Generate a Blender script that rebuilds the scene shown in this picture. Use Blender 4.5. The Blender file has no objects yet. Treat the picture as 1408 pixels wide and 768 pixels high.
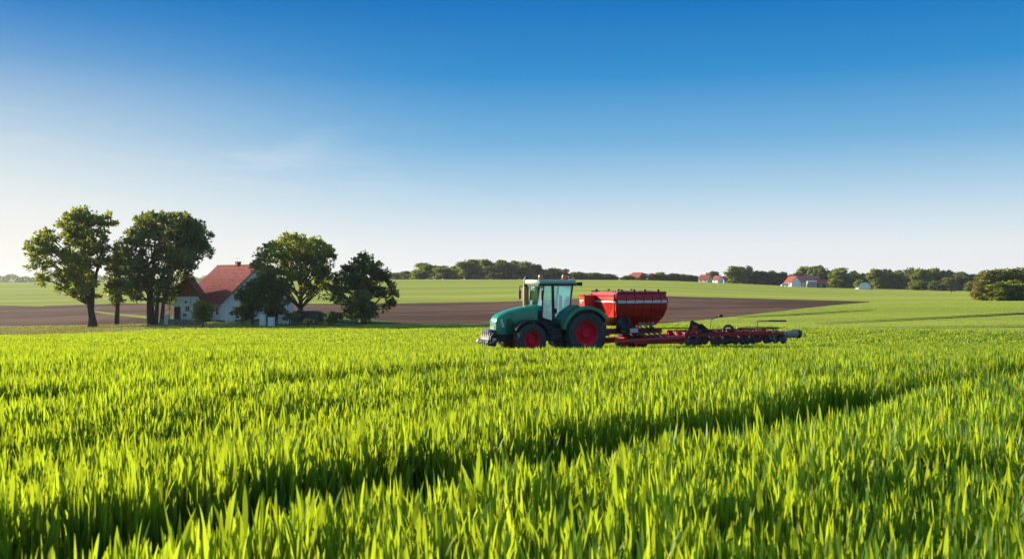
import bpy, bmesh, math, random
import numpy as np
from mathutils import Vector, Matrix
R = math.radians
random.seed(7); rng = np.random.default_rng(11)
S = bpy.context.scene
COL = S.collection

# ------------------------------------------------------------------ camera
cam = bpy.data.objects.new('camera', bpy.data.cameras.new('camera'))
COL.objects.link(cam); S.camera = cam
cam.location = (0, 0, 0); cam.rotation_euler = (R(90), 0, 0)
cam.data.lens = 35; cam.data.sensor_width = 36
cam.data.clip_start = 0.05; cam.data.clip_end = 20000
cam.data.dof.use_dof = True; cam.data.dof.focus_distance = 40; cam.data.dof.aperture_fstop = 7.0

# ------------------------------------------------------------------ sky, sun, exposure
SUN_AZ = -63.0      # degrees from the view direction (+Y), negative = left
SUN_EL = 15.0
w = bpy.data.worlds.new('World'); S.world = w; w.use_nodes = True
nt = w.node_tree; nt.nodes.clear()
def N(t, **k):
    n = nt.nodes.new(t)
    for a, b in k.items(): setattr(n, a, b)
    return n
L = nt.links.new
out = N('ShaderNodeOutputWorld'); bg = N('ShaderNodeBackground')
sky = N('ShaderNodeTexSky', sky_type='NISHITA')
sky.sun_disc = False; sky.sun_elevation = R(SUN_EL); sky.sun_rotation = R(SUN_AZ)
sky.altitude = 0; sky.air_density = 1.0; sky.dust_density = 0.6; sky.ozone_density = 3.0
bg.inputs['Strength'].default_value = 0.12
# thin high wisps of cirrus, laid out by direction in the sky
tc = N('ShaderNodeTexCoord'); sep = N('ShaderNodeSeparateXYZ'); L(tc.outputs['Generated'], sep.inputs[0])
EXPO = 1.08
def lin(c): c /= 255; return c/12.92 if c < 0.04045 else ((c+0.055)/1.055)**2.4
GAIN = 1/(0.12*2**EXPO)
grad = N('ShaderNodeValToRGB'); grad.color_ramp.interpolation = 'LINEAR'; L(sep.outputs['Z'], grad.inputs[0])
stops = [(0.0, (240, 239, 238)), (0.03, (233, 237, 240)), (0.06, (207, 224, 236)), (0.09, (172, 207, 231)), (0.135, (116, 177, 220)), (0.20, (46, 142, 206)), (0.265, (0, 116, 192)), (0.40, (40, 130, 200)), (1.0, (165, 195, 220))]  # last stops, above the frame, are brightened to add fill light
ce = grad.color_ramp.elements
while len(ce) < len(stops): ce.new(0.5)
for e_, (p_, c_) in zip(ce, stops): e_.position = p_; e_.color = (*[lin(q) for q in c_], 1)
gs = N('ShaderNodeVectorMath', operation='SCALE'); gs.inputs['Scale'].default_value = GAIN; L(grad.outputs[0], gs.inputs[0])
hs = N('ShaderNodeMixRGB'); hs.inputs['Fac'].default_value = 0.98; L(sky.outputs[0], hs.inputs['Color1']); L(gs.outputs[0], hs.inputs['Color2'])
# paler, warmer air towards the sun
dt = N('ShaderNodeVectorMath', operation='DOT_PRODUCT'); dt.inputs[1].default_value = (math.sin(R(SUN_AZ)), math.cos(R(SUN_AZ)), 0); L(tc.outputs['Generated'], dt.inputs[0])
m1 = N('ShaderNodeMapRange', interpolation_type='SMOOTHSTEP'); m1.inputs['From Min'].default_value = 0.45; m1.inputs['From Max'].default_value = 1.05; L(dt.outputs['Value'], m1.inputs['Value'])
m2 = N('ShaderNodeMapRange', interpolation_type='SMOOTHSTEP'); m2.inputs['From Min'].default_value = 0.27; m2.inputs['From Max'].default_value = 0.03; L(sep.outputs['Z'], m2.inputs['Value'])
m3 = N('ShaderNodeMath', operation='MULTIPLY'); L(m1.outputs[0], m3.inputs[0]); L(m2.outputs[0], m3.inputs[1])
hw_ = N('ShaderNodeMixRGB'); m4 = N('ShaderNodeMapRange', interpolation_type='SMOOTHSTEP'); m4.inputs['From Min'].default_value = 0.42; m4.inputs['From Max'].default_value = 0.75; L(dt.outputs['Value'], m4.inputs['Value'])
L(m3.outputs[0], hw_.inputs['Fac']); L(hs.outputs[0], hw_.inputs['Color1']); hw_.inputs['Color2'].default_value = (1.0*GAIN, 0.95*GAIN, 0.85*GAIN, 1)
hs = hw_
mp = N('ShaderNodeMapping'); mp.inputs['Scale'].default_value = (3.0, 3.0, 22.0); mp.inputs['Rotation'].default_value = (0, R(7), 0)
L(tc.outputs['Generated'], mp.inputs[0])
nz = N('ShaderNodeTexNoise'); nz.inputs['Scale'].default_value = 1.5; nz.inputs['Detail'].default_value = 6; nz.inputs['Distortion'].default_value = 0.6
L(mp.outputs[0], nz.inputs['Vector'])
rp = N('ShaderNodeValToRGB'); rp.color_ramp.elements[0].position = 0.56; rp.color_ramp.elements[1].position = 0.85
L(nz.outputs['Fac'], rp.inputs[0])
band = N('ShaderNodeMapRange'); band.inputs['From Min'].default_value = 0.18; band.inputs['From Max'].default_value = 0.10
L(sep.outputs['Z'], band.inputs['Value'])
mul = N('ShaderNodeMath', operation='MULTIPLY'); L(rp.outputs[0], mul.inputs[0]); mb = N('ShaderNodeMath', operation='MULTIPLY'); L(band.outputs[0], mb.inputs[0]); L(m4.outputs[0], mb.inputs[1]); L(mb.outputs[0], mul.inputs[1])
mul2 = N('ShaderNodeMath', operation='MULTIPLY'); L(mul.outputs[0], mul2.inputs[0]); mul2.inputs[1].default_value = 0.5
mx = N('ShaderNodeMixRGB'); L(mul2.outputs[0], mx.inputs['Fac']); L(hs.outputs[0], mx.inputs['Color1'])
mx.inputs['Color2'].default_value = (0.92*GAIN, 0.91*GAIN, 0.90*GAIN, 1)
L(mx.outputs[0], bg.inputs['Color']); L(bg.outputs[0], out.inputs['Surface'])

sl = bpy.data.lights.new('sun', 'SUN'); sl.energy = 5.0; sl.angle = R(0.5); sl.color = (1.0, 0.88, 0.70)
so = bpy.data.objects.new('sun', sl); COL.objects.link(so)
sd = Vector((math.sin(R(SUN_AZ))*math.cos(R(SUN_EL)), math.cos(R(SUN_AZ))*math.cos(R(SUN_EL)), math.sin(R(SUN_EL))))
so.rotation_euler = sd.to_track_quat('Z', 'Y').to_euler(); so.location = sd*200
S.view_settings.view_transform = 'Standard'; S.view_settings.look = 'None'
S.view_settings.exposure = EXPO; S.view_settings.gamma = 1; S.view_settings.use_curve_mapping = False
S.cycles.max_bounces = 8; S.cycles.transparent_max_bounces = 12

# ------------------------------------------------------------------ materials
def mat(name, col, rough=0.6, metal=0.0, var=0.15, scale=3.0, bump=0.0, spec=0.4, detail=4.0, stretch=None, col2=None):
    m = bpy.data.materials.new(name); m.use_nodes = True
    t = m.node_tree; b = t.nodes['Principled BSDF']; lk = t.links.new
    b.inputs['Roughness'].default_value = rough; b.inputs['Metallic'].default_value = metal
    b.inputs['Specular IOR Level'].default_value = spec
    tc = t.nodes.new('ShaderNodeTexCoord'); mp = t.nodes.new('ShaderNodeMapping')
    lk(tc.outputs['Object'], mp.inputs[0])
    if stretch: mp.inputs['Scale'].default_value = stretch
    n = t.nodes.new('ShaderNodeTexNoise'); n.inputs['Scale'].default_value = scale; n.inputs['Detail'].default_value = detail
    lk(mp.outputs[0], n.inputs['Vector'])
    r = t.nodes.new('ShaderNodeValToRGB'); e = r.color_ramp.elements
    a = [max(0, c*(1-var)) for c in col]; c2 = col2 or [min(1, c*(1+var)) for c in col]
    e[0].position = 0.3; e[1].position = 0.7
    e[0].color = (*a, 1); e[1].color = (*c2, 1)
    lk(n.outputs['Fac'], r.inputs[0]); lk(r.outputs[0], b.inputs['Base Color'])
    if bump:
        bp = t.nodes.new('ShaderNodeBump'); bp.inputs['Strength'].default_value = 1; bp.inputs['Distance'].default_value = bump
        lk(n.outputs['Fac'], bp.inputs['Height']); lk(bp.outputs[0], b.inputs['Normal'])
    return m

def foliage(name, dark, light, trans, tf=0.4, gloss=0.06, attr='rnd', straw=False):
    m = bpy.data.materials.new(name); m.use_nodes = True
    t = m.node_tree; t.nodes.clear(); lk = t.links.new
    o = t.nodes.new('ShaderNodeOutputMaterial')
    at = t.nodes.new('ShaderNodeAttribute'); at.attribute_name = attr
    r = t.nodes.new('ShaderNodeValToRGB'); e = r.color_ramp.elements
    e[0].color = (*dark, 1); e[1].color = (*light, 1)
    lk(at.outputs['Fac'], r.inputs[0])
    r2 = t.nodes.new('ShaderNodeValToRGB'); e = r2.color_ramp.elements
    if straw: q_ = r.color_ramp.elements.new(0.92); q_.color = (*light, 1); r.color_ramp.elements[-1].color = (0.30, 0.24, 0.07, 1)
    e[0].color = (*[c*0.6 for c in trans], 1); e[1].color = (*[c*1.15 for c in trans], 1)
    lk(at.outputs['Fac'], r2.inputs[0])
    d = t.nodes.new('ShaderNodeBsdfDiffuse'); tr = t.nodes.new('ShaderNodeBsdfTranslucent'); g = t.nodes.new('ShaderNodeBsdfGlossy')
    g.inputs['Roughness'].default_value = 0.45; g.inputs['Color'].default_value = (0.8, 0.85, 0.7, 1)
    lk(r.outputs[0], d.inputs[0]); lk(r2.outputs[0], tr.inputs[0])
    m1 = t.nodes.new('ShaderNodeMixShader'); m1.inputs[0].default_value = tf
    lk(d.outputs[0], m1.inputs[1]); lk(tr.outputs[0], m1.inputs[2])
    m2 = t.nodes.new('ShaderNodeMixShader'); m2.inputs[0].default_value = gloss
    lk(m1.outputs[0], m2.inputs[1]); lk(g.outputs[0], m2.inputs[2]); lk(m2.outputs[0], o.inputs[0])
    return m

def field_mat(name, c1, c2, c3, row_rot=0.0, row=1.2, grain=0.6, bump=0.25, big=0.02, stretch=(0.35, 2.2, 1), rough=1.0, sheen=0.0):
    """ground cover seen from far away: broad bands along the drill rows, fine grain, and bump."""
    m = bpy.data.materials.new(name); m.use_nodes = True
    t = m.node_tree; b = t.nodes['Principled BSDF']; lk = t.links.new
    b.inputs['Roughness'].default_value = rough; b.inputs['Specular IOR Level'].default_value = 0.1
    if sheen:
        b.inputs['Sheen Weight'].default_value = sheen; b.inputs['Sheen Roughness'].default_value = 0.6
        b.inputs['Sheen Tint'].default_value = (*c2, 1)
    geo = t.nodes.new('ShaderNodeNewGeometry')
    mp = t.nodes.new('ShaderNodeMapping'); mp.inputs['Rotation'].default_value = (0, 0, row_rot)
    lk(geo.outputs['Position'], mp.inputs[0])
    mp2 = t.nodes.new('ShaderNodeMapping'); mp2.inputs['Scale'].default_value = stretch
    lk(mp.outputs[0], mp2.inputs[0])
    n1 = t.nodes.new('ShaderNodeTexNoise'); n1.inputs['Scale'].default_value = big; n1.inputs['Detail'].default_value = 5; n1.inputs['Roughness'].default_value = 0.62
    lk(mp2.outputs[0], n1.inputs['Vector'])
    n2 = t.nodes.new('ShaderNodeTexNoise'); n2.inputs['Scale'].default_value = grain; n2.inputs['Detail'].default_value = 6; n2.inputs['Roughness'].default_value = 0.7
    lk(mp2.outputs[0], n2.inputs['Vector'])
    r = t.nodes.new('ShaderNodeValToRGB'); e = r.color_ramp.elements
    e[0].position = 0.40; e[1].position = 0.62; e[0].color = (*c1, 1); e[1].color = (*c2, 1)
    lk(n1.outputs['Fac'], r.inputs[0])
    r2 = t.nodes.new('ShaderNodeValToRGB'); e = r2.color_ramp.elements
    e[0].position = 0.42; e[1].position = 0.72; e[0].color = (0, 0, 0, 1); e[1].color = (1, 1, 1, 1)
    lk(n2.outputs['Fac'], r2.inputs[0])
    mx = t.nodes.new('ShaderNodeMixRGB'); lk(r2.outputs[0], mx.inputs[0]); lk(r.outputs[0], mx.inputs[1]); mx.inputs[2].default_value = (*c3, 1)
    ml = t.nodes.new('ShaderNodeMixRGB'); ml.inputs[0].default_value = 0.5; lk(r.outputs[0], ml.inputs[1]); lk(mx.outputs[0], ml.inputs[2])
    lk(ml.outputs[0], b.inputs['Base Color'])
    bp = t.nodes.new('ShaderNodeBump'); bp.inputs['Distance'].default_value = bump; bp.inputs['Strength'].default_value = 1
    lk(n2.outputs['Fac'], bp.inputs['Height']); lk(bp.outputs[0], b.inputs['Normal'])
    return m

M = {}
M['wheat'] = foliage('wheat leaf', (0.022, 0.090, 0.014), (0.115, 0.215, 0.020), (0.55, 0.69, 0.022), tf=0.5, gloss=0.02, straw=True)
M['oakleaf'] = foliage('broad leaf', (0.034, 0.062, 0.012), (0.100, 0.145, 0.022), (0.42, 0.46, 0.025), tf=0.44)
M['oakleaf2'] = foliage('olive leaf', (0.045, 0.075, 0.014), (0.125, 0.175, 0.024), (0.42, 0.46, 0.025), tf=0.46)
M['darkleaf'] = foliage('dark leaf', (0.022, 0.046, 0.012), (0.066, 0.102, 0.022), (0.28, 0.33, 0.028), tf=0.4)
M['autumn'] = foliage('reddish leaf', (0.07, 0.035, 0.015), (0.16, 0.075, 0.025), (0.25, 0.12, 0.03), tf=0.35)
M['goldleaf'] = foliage('yellow olive leaf', (0.08, 0.085, 0.015), (0.18, 0.165, 0.025), (0.40, 0.34, 0.03), tf=0.35)
M['yellowleaf'] = foliage('yellow blossom', (0.45, 0.36, 0.02), (0.7, 0.6, 0.03), (0.5, 0.4, 0.02), tf=0.3)
M['bark'] = mat('bark', (0.055, 0.042, 0.03), 0.95, var=0.4, scale=4, bump=0.05, stretch=(3, 3, 0.5))

# ------------------------------------------------------------------ object helpers
def link(o, parent=None):
    COL.objects.link(o)
    if parent: o.parent = parent
    return o
def thing(name, label, cat, loc=(0, 0, 0), rz=0, group=None):
    o = bpy.data.objects.new(name, None); o.empty_display_size = 0.5
    COL.objects.link(o); o.location = loc; o.rotation_euler = (0, 0, rz)
    o['label'] = label; o['category'] = cat
    if group: o['group'] = group
    return o
def tag(o, label, cat, group=None):
    o['label'] = label; o['category'] = cat
    if group: o['group'] = group
    return o
def dup(root, loc, rz=0, sc=(1, 1, 1), label=None, group=None):
    r = root.copy(); COL.objects.link(r); r.location = loc; r.rotation_euler = (0, 0, rz); r.scale = sc
    if label: r['label'] = label
    if group: r['group'] = group
    for ch in list(root.children):
        c = ch.copy(); COL.objects.link(c); c.parent = r
        for g in list(ch.children):
            d = g.copy(); COL.objects.link(d); d.parent = c
    return r

class MB:
    def __init__(s): s.v = []; s.f = []
    def add(s, vs, fs):
        o = len(s.v); s.v += [tuple(v) for v in vs]; s.f += [tuple(i+o for i in f) for f in fs]; return s
    def box(s, c, size, rot=None):
        hx, hy, hz = (a/2 for a in size)
        vs = [Vector((x, y, z)) for x in (-hx, hx) for y in (-hy, hy) for z in (-hz, hz)]
        if rot: m = Matrix.Rotation(rot[2], 3, 'Z') @ Matrix.Rotation(rot[1], 3, 'Y') @ Matrix.Rotation(rot[0], 3, 'X'); vs = [m @ v for v in vs]
        vs = [v+Vector(c) for v in vs]
        return s.add(vs, [(0, 1, 3, 2), (4, 6, 7, 5), (0, 4, 5, 1), (2, 3, 7, 6), (0, 2, 6, 4), (1, 5, 7, 3)])
    def tube(s, pts, rad, n=8, caps=True):
        pts = [Vector(p) for p in pts]
        if not hasattr(rad, '__len__'): rad = [rad]*len(pts)
        vs = []; fs = []
        prev = None
        for i, p in enumerate(pts):
            d = (pts[min(i+1, len(pts)-1)]-pts[max(i-1, 0)]).normalized()
            a = Vector((0, 0, 1)) if abs(d.z) < 0.9 else Vector((1, 0, 0))
            if prev is not None: x = (prev - d*prev.dot(d)).normalized()
            else: x = d.cross(a).normalized()
            prev = x; y = d.cross(x)
            for k in range(n):
                t = 2*math.pi*k/n; vs.append(p+(x*math.cos(t)+y*math.sin(t))*rad[i])
        for i in range(len(pts)-1):
            for k in range(n): fs.append((i*n+k, i*n+(k+1) % n, (i+1)*n+(k+1) % n, (i+1)*n+k))
        if caps: fs.append(tuple(range(n))[::-1]); fs.append(tuple((len(pts)-1)*n+k for k in range(n)))
        return s.add(vs, fs)
    def lathe(s, prof, c, axis='Y', n=32, closed=False):
        """prof: list of (radius, offset along the axis)"""
        vs = []; fs = []; c = Vector(c)
        for (r, a) in prof:
            for k in range(n):
                t = 2*math.pi*k/n; p, q = r*math.cos(t), r*math.sin(t)
                vs.append(c+Vector({'Y': (p, a, q), 'X': (a, p, q), 'Z': (p, q, a)}[axis]))
        m = len(prof)
        for i in range(m if closed else m-1):
            j = (i+1) % m
            for k in range(n): fs.append((i*n+k, i*n+(k+1) % n, j*n+(k+1) % n, j*n+k))
        return s.add(vs, fs)
    def loft(s, rings, caps=True):
        n = len(rings[0]); vs = [p for r in rings for p in r]; fs = []
        for i in range(len(rings)-1):
            for k in range(n): fs.append((i*n+k, i*n+(k+1) % n, (i+1)*n+(k+1) % n, (i+1)*n+k))
        if caps: fs.append(tuple(range(n))[::-1]); fs.append(tuple((len(rings)-1)*n+k for k in range(n)))
        return s.add(vs, fs)
    def prism(s, poly, a0, a1, axis='Y'):
        """poly in the plane across the axis; extruded from a0 to a1"""
        def P(p, a): return {'Y': (p[0], a, p[1]), 'X': (a, p[0], p[1]), 'Z': (p[0], p[1], a)}[axis]
        return s.loft([[P(p, a0) for p in poly], [P(p, a1) for p in poly]])
    def build(s, name, m, parent=None, smooth=None, bevel=0):
        me = bpy.data.meshes.new(name); me.from_pydata(s.v, [], s.f)
        b = bmesh.new(); b.from_mesh(me); bmesh.ops.recalc_face_normals(b, faces=b.faces)
        if bevel:
            bmesh.ops.bevel(b, geom=[e for e in b.edges if len(e.link_faces) == 2 and e.calc_face_angle(0) > 0.6], offset=bevel, segments=2, affect='EDGES', clamp_overlap=True)
        b.to_mesh(me); b.free()
        me.materials.append(m)
        if smooth is not None:
            me.shade_smooth(); me.set_sharp_from_angle(angle=R(smooth))
        return link(bpy.data.objects.new(name, me), parent)

def np_mesh(name, V, T, mtl, rnd=None, parent=None):
    me = bpy.data.meshes.new(name)
    me.vertices.add(len(V)); me.vertices.foreach_set('co', np.ascontiguousarray(V, np.float32).ravel())
    me.loops.add(T.size); me.loops.foreach_set('vertex_index', np.ascontiguousarray(T, np.int32).ravel())
    me.polygons.add(len(T)); me.polygons.foreach_set('loop_start', np.arange(0, T.size, T.shape[1], dtype=np.int32))
    if rnd is not None:
        a = me.attributes.new('rnd', 'FLOAT', 'POINT'); a.data.foreach_set('value', np.ascontiguousarray(rnd, np.float32))
    me.update(calc_edges=True); me.materials.append(mtl)
    return link(bpy.data.objects.new(name, me), parent)

# ------------------------------------------------------------------ terrain
F = 1369.0
def pchip_slopes(x, Y):
    h = np.diff(x); d = np.diff(Y, axis=-1)/h
    m = np.zeros_like(Y)
    w1 = 2*h[1:]+h[:-1]; w2 = h[1:]+2*h[:-1]
    a, b = d[..., :-1], d[..., 1:]
    ok = a*b > 0
    with np.errstate(divide='ignore', invalid='ignore'): mm = (w1+w2)/(w1/a+w2/b)
    m[..., 1:-1] = np.where(ok, mm, 0); m[..., 0] = d[..., 0]; m[..., -1] = d[..., -1]
    return m
def near(d): return -(1.17+0.049*d)
KD = np.array([-100, 0, 45, 60, 80, 100, 150, 165, 200, 280, 400, 550, 700, 1000, 2000, 7000.])
KU = np.array([-0.80, -0.514, -0.295, -0.076, 0.107, 0.355, 0.514, 0.80])
A = [-5.0, -6.0, -8.35, -8.3, -7.9, -7.3, -6.4, -4.9, -3.8, -3.8, -5.8, -14]
B = [-5.0, -5.9, -7.0, -6.6, -6.4, -5.7, -4.4, -2.6, -1.8, -2.4, -5, -14]
C_ = [-4.95, -5.6, -6.9, -6.9, -6.7, -6.1, -3.2, -0.15, 0.1, -1.0, -4.5, -14]
D_ = [-4.9, -5.3, -6.3, -6.35, -5.9, -4.7, -2.5, -0.4, -0.3, -1.5, -5, -14]
E_ = [-4.7, -5.1, -5.6, -5.6, -5.6, -5.75, -5.7, -5.4, -6.0, -8, -12, -18]
F_ = [-4.65, -4.95, -5.4, -5.4, -5.45, -5.5, -6.2, -6.7, -7.6, -10, -14, -20]
KZ = np.array([[-1.6, near(0), near(45), near(60)]+c for c in (A, A, B, C_, D_, E_, F_, F_)])
KM = pchip_slopes(KD, KZ)
def Zt(x, y):
    x = np.atleast_1d(np.asarray(x, float)); y = np.atleast_1d(np.asarray(y, float))
    d = np.clip(y, -100, 7000); u = np.clip(x/np.maximum(d, 40), -0.8, 0.8)
    i = np.clip(np.searchsorted(KD, d, 'right')-1, 0, len(KD)-2)
    h = KD[i+1]-KD[i]; t = (d-KD[i])/h
    h00 = 2*t**3-3*t**2+1; h10 = t**3-2*t**2+t; h01 = -2*t**3+3*t**2; h11 = t**3-t**2
    cols = np.stack([h00*KZ[c][i]+h10*h*KM[c][i]+h01*KZ[c][i+1]+h11*h*KM[c][i+1] for c in range(len(KU))], -1)
    m = pchip_slopes(KU, cols)
    j = np.clip(np.searchsorted(KU, u, 'right')-1, 0, len(KU)-2)
    g = KU[j+1]-KU[j]; s = (u-KU[j])/g; k = np.arange(len(u))
    return ((2*s**3-3*s**2+1)*cols[k, j]+(s**3-2*s**2+s)*g*m[k, j]+(-2*s**3+3*s**2)*cols[k, j+1]+(s**3-s**2)*g*m[k, j+1])
def Z(x, y): return float(Zt(x, y)[0])
def at(px, d): x = (px-704)/F*d; return Vector((x, d, Z(x, d)))
def unproject(px, py, d0=50, d1=1200):
    """the depth at which the ground is seen at a photo pixel (used for measuring field edges)"""
    dd = np.geomspace(d0, d1, 1500); u = (px-704)/F
    zz = Zt(u*dd, dd); v = (384-py)/F*dd
    hit = np.nonzero(zz >= v)[0]
    return float(dd[hit[0]]) if len(hit) else d1

def grid_sheet(name, us, dlo, dhi, n, off, m, kind='structure', geom=True):
    V = []; 
    for u, a, b in zip(us, dlo, dhi):
        ds = np.geomspace(a, b, n) if a > 1 else np.linspace(a, b, n)
        x = u*np.maximum(ds, 40); V.append(np.stack([x, ds, Zt(x, ds)+off], -1))
    V = np.array(V); k = len(us)
    idx = np.arange(k*n).reshape(k, n)
    T = np.stack([idx[:-1, :-1], idx[1:, :-1], idx[1:, 1:], idx[:-1, 1:]], -1).reshape(-1, 4)
    o = np_mesh(name, V.reshape(-1, 3), T, m); o['kind'] = kind
    o.data.shade_smooth()
    return o
M['hill'] = field_mat('young crop on the hill', (0.135, 0.178, 0.022), (0.265, 0.295, 0.040), (0.16, 0.205, 0.024), row_rot=R(4), grain=0.16, bump=0.6, big=0.03, stretch=(0.06, 1.0, 1), sheen=0.3)
M['soil'] = field_mat('soil under the wheat', (0.030, 0.040, 0.014), (0.050, 0.070, 0.020), (0.06, 0.05, 0.03), grain=2.5, bump=0.05, big=0.4, stretch=(1, 1, 1))
M['plough'] = field_mat('ploughed earth', (0.075, 0.038, 0.023), (0.190, 0.102, 0.062), (0.045, 0.022, 0.014), row_rot=R(-8), grain=0.5, bump=0.6, big=0.05, stretch=(0.25, 1.3, 1))
M['stubble'] = field_mat('dry grass strip', (0.27, 0.26, 0.05), (0.38, 0.35, 0.075), (0.22, 0.15, 0.06), grain=0.9, bump=0.25, big=0.12, stretch=(0.4, 1.2, 1))
M['lawn'] = field_mat('garden grass', (0.06, 0.10, 0.02), (0.09, 0.14, 0.025), (0.07, 0.10, 0.02), grain=1.2, bump=0.12, big=0.15, stretch=(1, 1, 1))

ds = np.concatenate([np.linspace(-100, 40, 30), np.geomspace(41, 4500, 220)])
us = np.linspace(-1.3, 1.3, 140)
g_ = []
for u in us:
    x = u*np.maximum(ds, 40); g_.append(np.stack([x, ds, Zt(x, ds)], -1))
g_ = np.array(g_); idx = np.arange(g_.shape[0]*g_.shape[1]).reshape(g_.shape[:2])
o = np_mesh('ground', g_.reshape(-1, 3), np.stack([idx[:-1, :-1], idx[1:, :-1], idx[1:, 1:], idx[:-1, 1:]], -1).reshape(-1, 4), M['hill'])
o['kind'] = 'structure'; o.data.shade_smooth()

# outer edge of the wheat (depth by direction)
WU = np.array([-0.9, -0.514, -0.40, -0.27, -0.19, -0.10, 0.10, 0.20, 0.355, 0.514, 0.9])
WD = np.array([148, 148, 143, 140, 140, 140, 138, 120, 100, 90, 80.])
def wheat_edge(u): return np.interp(u, WU, WD)
us = np.linspace(-1.3, 1.3, 90)
grid_sheet('wheat_soil', us, [-40]*90, wheat_edge(us)-2, 90, 0.02, M['soil'])

def edges(lo, hi, n=60):
    """field outline from measured (px, py) polylines: near edge and far edge"""
    p0 = max(lo[0][0], hi[0][0]); p1 = min(lo[-1][0], hi[-1][0])
    pxs = np.linspace(p0, p1, n)
    a = np.interp(pxs, [p[0] for p in lo], [p[1] for p in lo]); b = np.interp(pxs, [p[0] for p in hi], [p[1] for p in hi])
    dl = np.array([unproject(p, q) for p, q in zip(pxs, a)]); dh = np.array([unproject(p, q) for p, q in zip(pxs, b)])
    wob = np.sin(pxs*0.11)*0.5+np.sin(pxs*0.37+1)*0.35
    return (pxs-704)/F, dl+wob*0.6, np.maximum(dl+wob*0.6+0.3, dh+wob)
grid_sheet('plowed_field', *edges([(-300, 452), (0, 448), (120, 446.5), (220, 444), (255, 441)], [(-300, 417), (0, 420), (60, 421), (110, 425), (140, 431), (200, 438), (255, 440.5)]), 24, 0.05, M['plough'])
grid_sheet('plowed_field', *edges([(60, 421), (165, 431), (300, 441), (540, 445), (700, 446), (900, 445), (960, 440), (1020, 433.5), (1100, 424), (1150, 419), (1195, 415.3)],
                                  [(60, 420.5), (165, 417), (300, 418), (540, 417), (700, 414.5), (780, 411), (900, 407), (1000, 409.5), (1100, 412), (1195, 414.6)], 110), 40, 0.05, M['plough'])
grid_sheet('grass_strip', *edges([(-300, 465), (0, 459.5), (150, 455), (330, 448.5), (450, 446)], [(-300, 453), (0, 449), (120, 447.5), (220, 445), (330, 442), (450, 441)]), 16, 0.06, M['stubble'])
M['track'] = field_mat('pressed wheel track', (0.05, 0.09, 0.015), (0.09, 0.13, 0.02), (0.06, 0.06, 0.02), grain=0.6, bump=0.1, big=0.1)
for lo_, hi_ in (([(1120, 446.2), (1250, 440), (1408, 432), (1500, 427)], [(1120, 445.6), (1250, 439), (1408, 430.4), (1500, 425.3)]), ([(1010, 437.0), (1100, 433), (1200, 426.6)], [(1010, 436.4), (1100, 432.0), (1200, 426.0)]), ([(1180, 452), (1408, 449.5), (1500, 448)], [(1180, 451.5), (1408, 448.7), (1500, 447)])):
    grid_sheet('wheel_track', *edges(lo_, hi_), 5, 0.16, M['track'])
grid_sheet('lawn', *edges([(215, 446), (330, 443), (450, 443), (548, 445)], [(215, 436), (330, 430), (450, 431), (500, 438), (548, 444.6)]), 16, 0.08, M['lawn'])

# ------------------------------------------------------------------ wheat
NV = np.array([0.77, -0.64]); TV = np.array([0.64, 0.77])      # across and along the tramlines
LANES = [(-2.94, 0.29, 1.0), (-5.6, 0.25, 0.5), (-8.35, 0.42, 0.95), (-11.4, 0.35, 0.8), (-14.2, 0.5, 0.95), (-17.3, 0.45, 0.8), (-20.5, 0.6, 0.95), (-24, 0.6, 0.8), (-27.5, 0.7, 0.95), (-31, .7, .8), (-35, 0.8, 0.95), (-44, 0.9, 0.95), (-56, 1.1, 0.95), (-70, 1.3, 0.95), (5.5, 0.35, 0.8)]
_ph = rng.uniform(0, 6.28, 24); _fr = rng.normal(0, 1, (24, 2)); _fr /= np.linalg.norm(_fr, axis=1)[:, None]
def wave(x, y, f, k0, k1):
    r = 0
    for k in range(k0, k1): r = r+np.sin((x*_fr[k, 0]+y*_fr[k, 1])*f*(0.6+0.15*k) + _ph[k])
    return r/(k1-k0)**0.5
def blades(x, y, h, wd, nseg, lean=0.14, zb=0.0):
    n = len(x); yaw = rng.uniform(0, 2*np.pi, n); la = rng.uniform(0, 2*np.pi, n)
    l = np.abs(rng.normal(0, lean, n))*h; tw = rng.uniform(-0.6, 0.6, n)
    z0 = Zt(x, y)+zb
    ts = np.linspace(0, 1, nseg+1); V = np.empty((n, 2*nseg+1, 3))
    for i, t in enumerate(ts):
        cx = x+np.cos(la)*l*t**1.8; cy = y+np.sin(la)*l*t**1.8; cz = z0+h*(t-0.06*(l/h)*t*t*3)
        if i == nseg: V[:, 2*nseg] = np.stack([cx, cy, cz], -1); break
        pr = (0.38+0.62*math.sin(min(1, t/0.45)*math.pi/2))*(1-max(0, t-0.55)/0.45*0.62)
        a = yaw+tw*t; ww = wd*pr*0.5
        V[:, 2*i] = np.stack([cx-np.cos(a)*ww, cy-np.sin(a)*ww, cz], -1)
        V[:, 2*i+1] = np.stack([cx+np.cos(a)*ww, cy+np.sin(a)*ww, cz], -1)
    tri = []
    for i in range(nseg-1): tri += [(2*i, 2*i+1, 2*i+3), (2*i, 2*i+3, 2*i+2)]
    tri.append((2*nseg-2, 2*nseg-1, 2*nseg))
    T = (np.arange(n)*(2*nseg+1))[:, None, None]+np.array(tri)[None]
    rn = np.clip(rng.normal(0.45, 0.2, n)+0.16*wave(x, y, 0.5, 6, 12), 0, 0.92); rn[rng.uniform(0, 1, n) < 0.012] = 1.0
    return V.reshape(-1, 3), T.reshape(-1, 3), np.repeat(rn, 2*nseg+1)
TR_LOC = None
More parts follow.
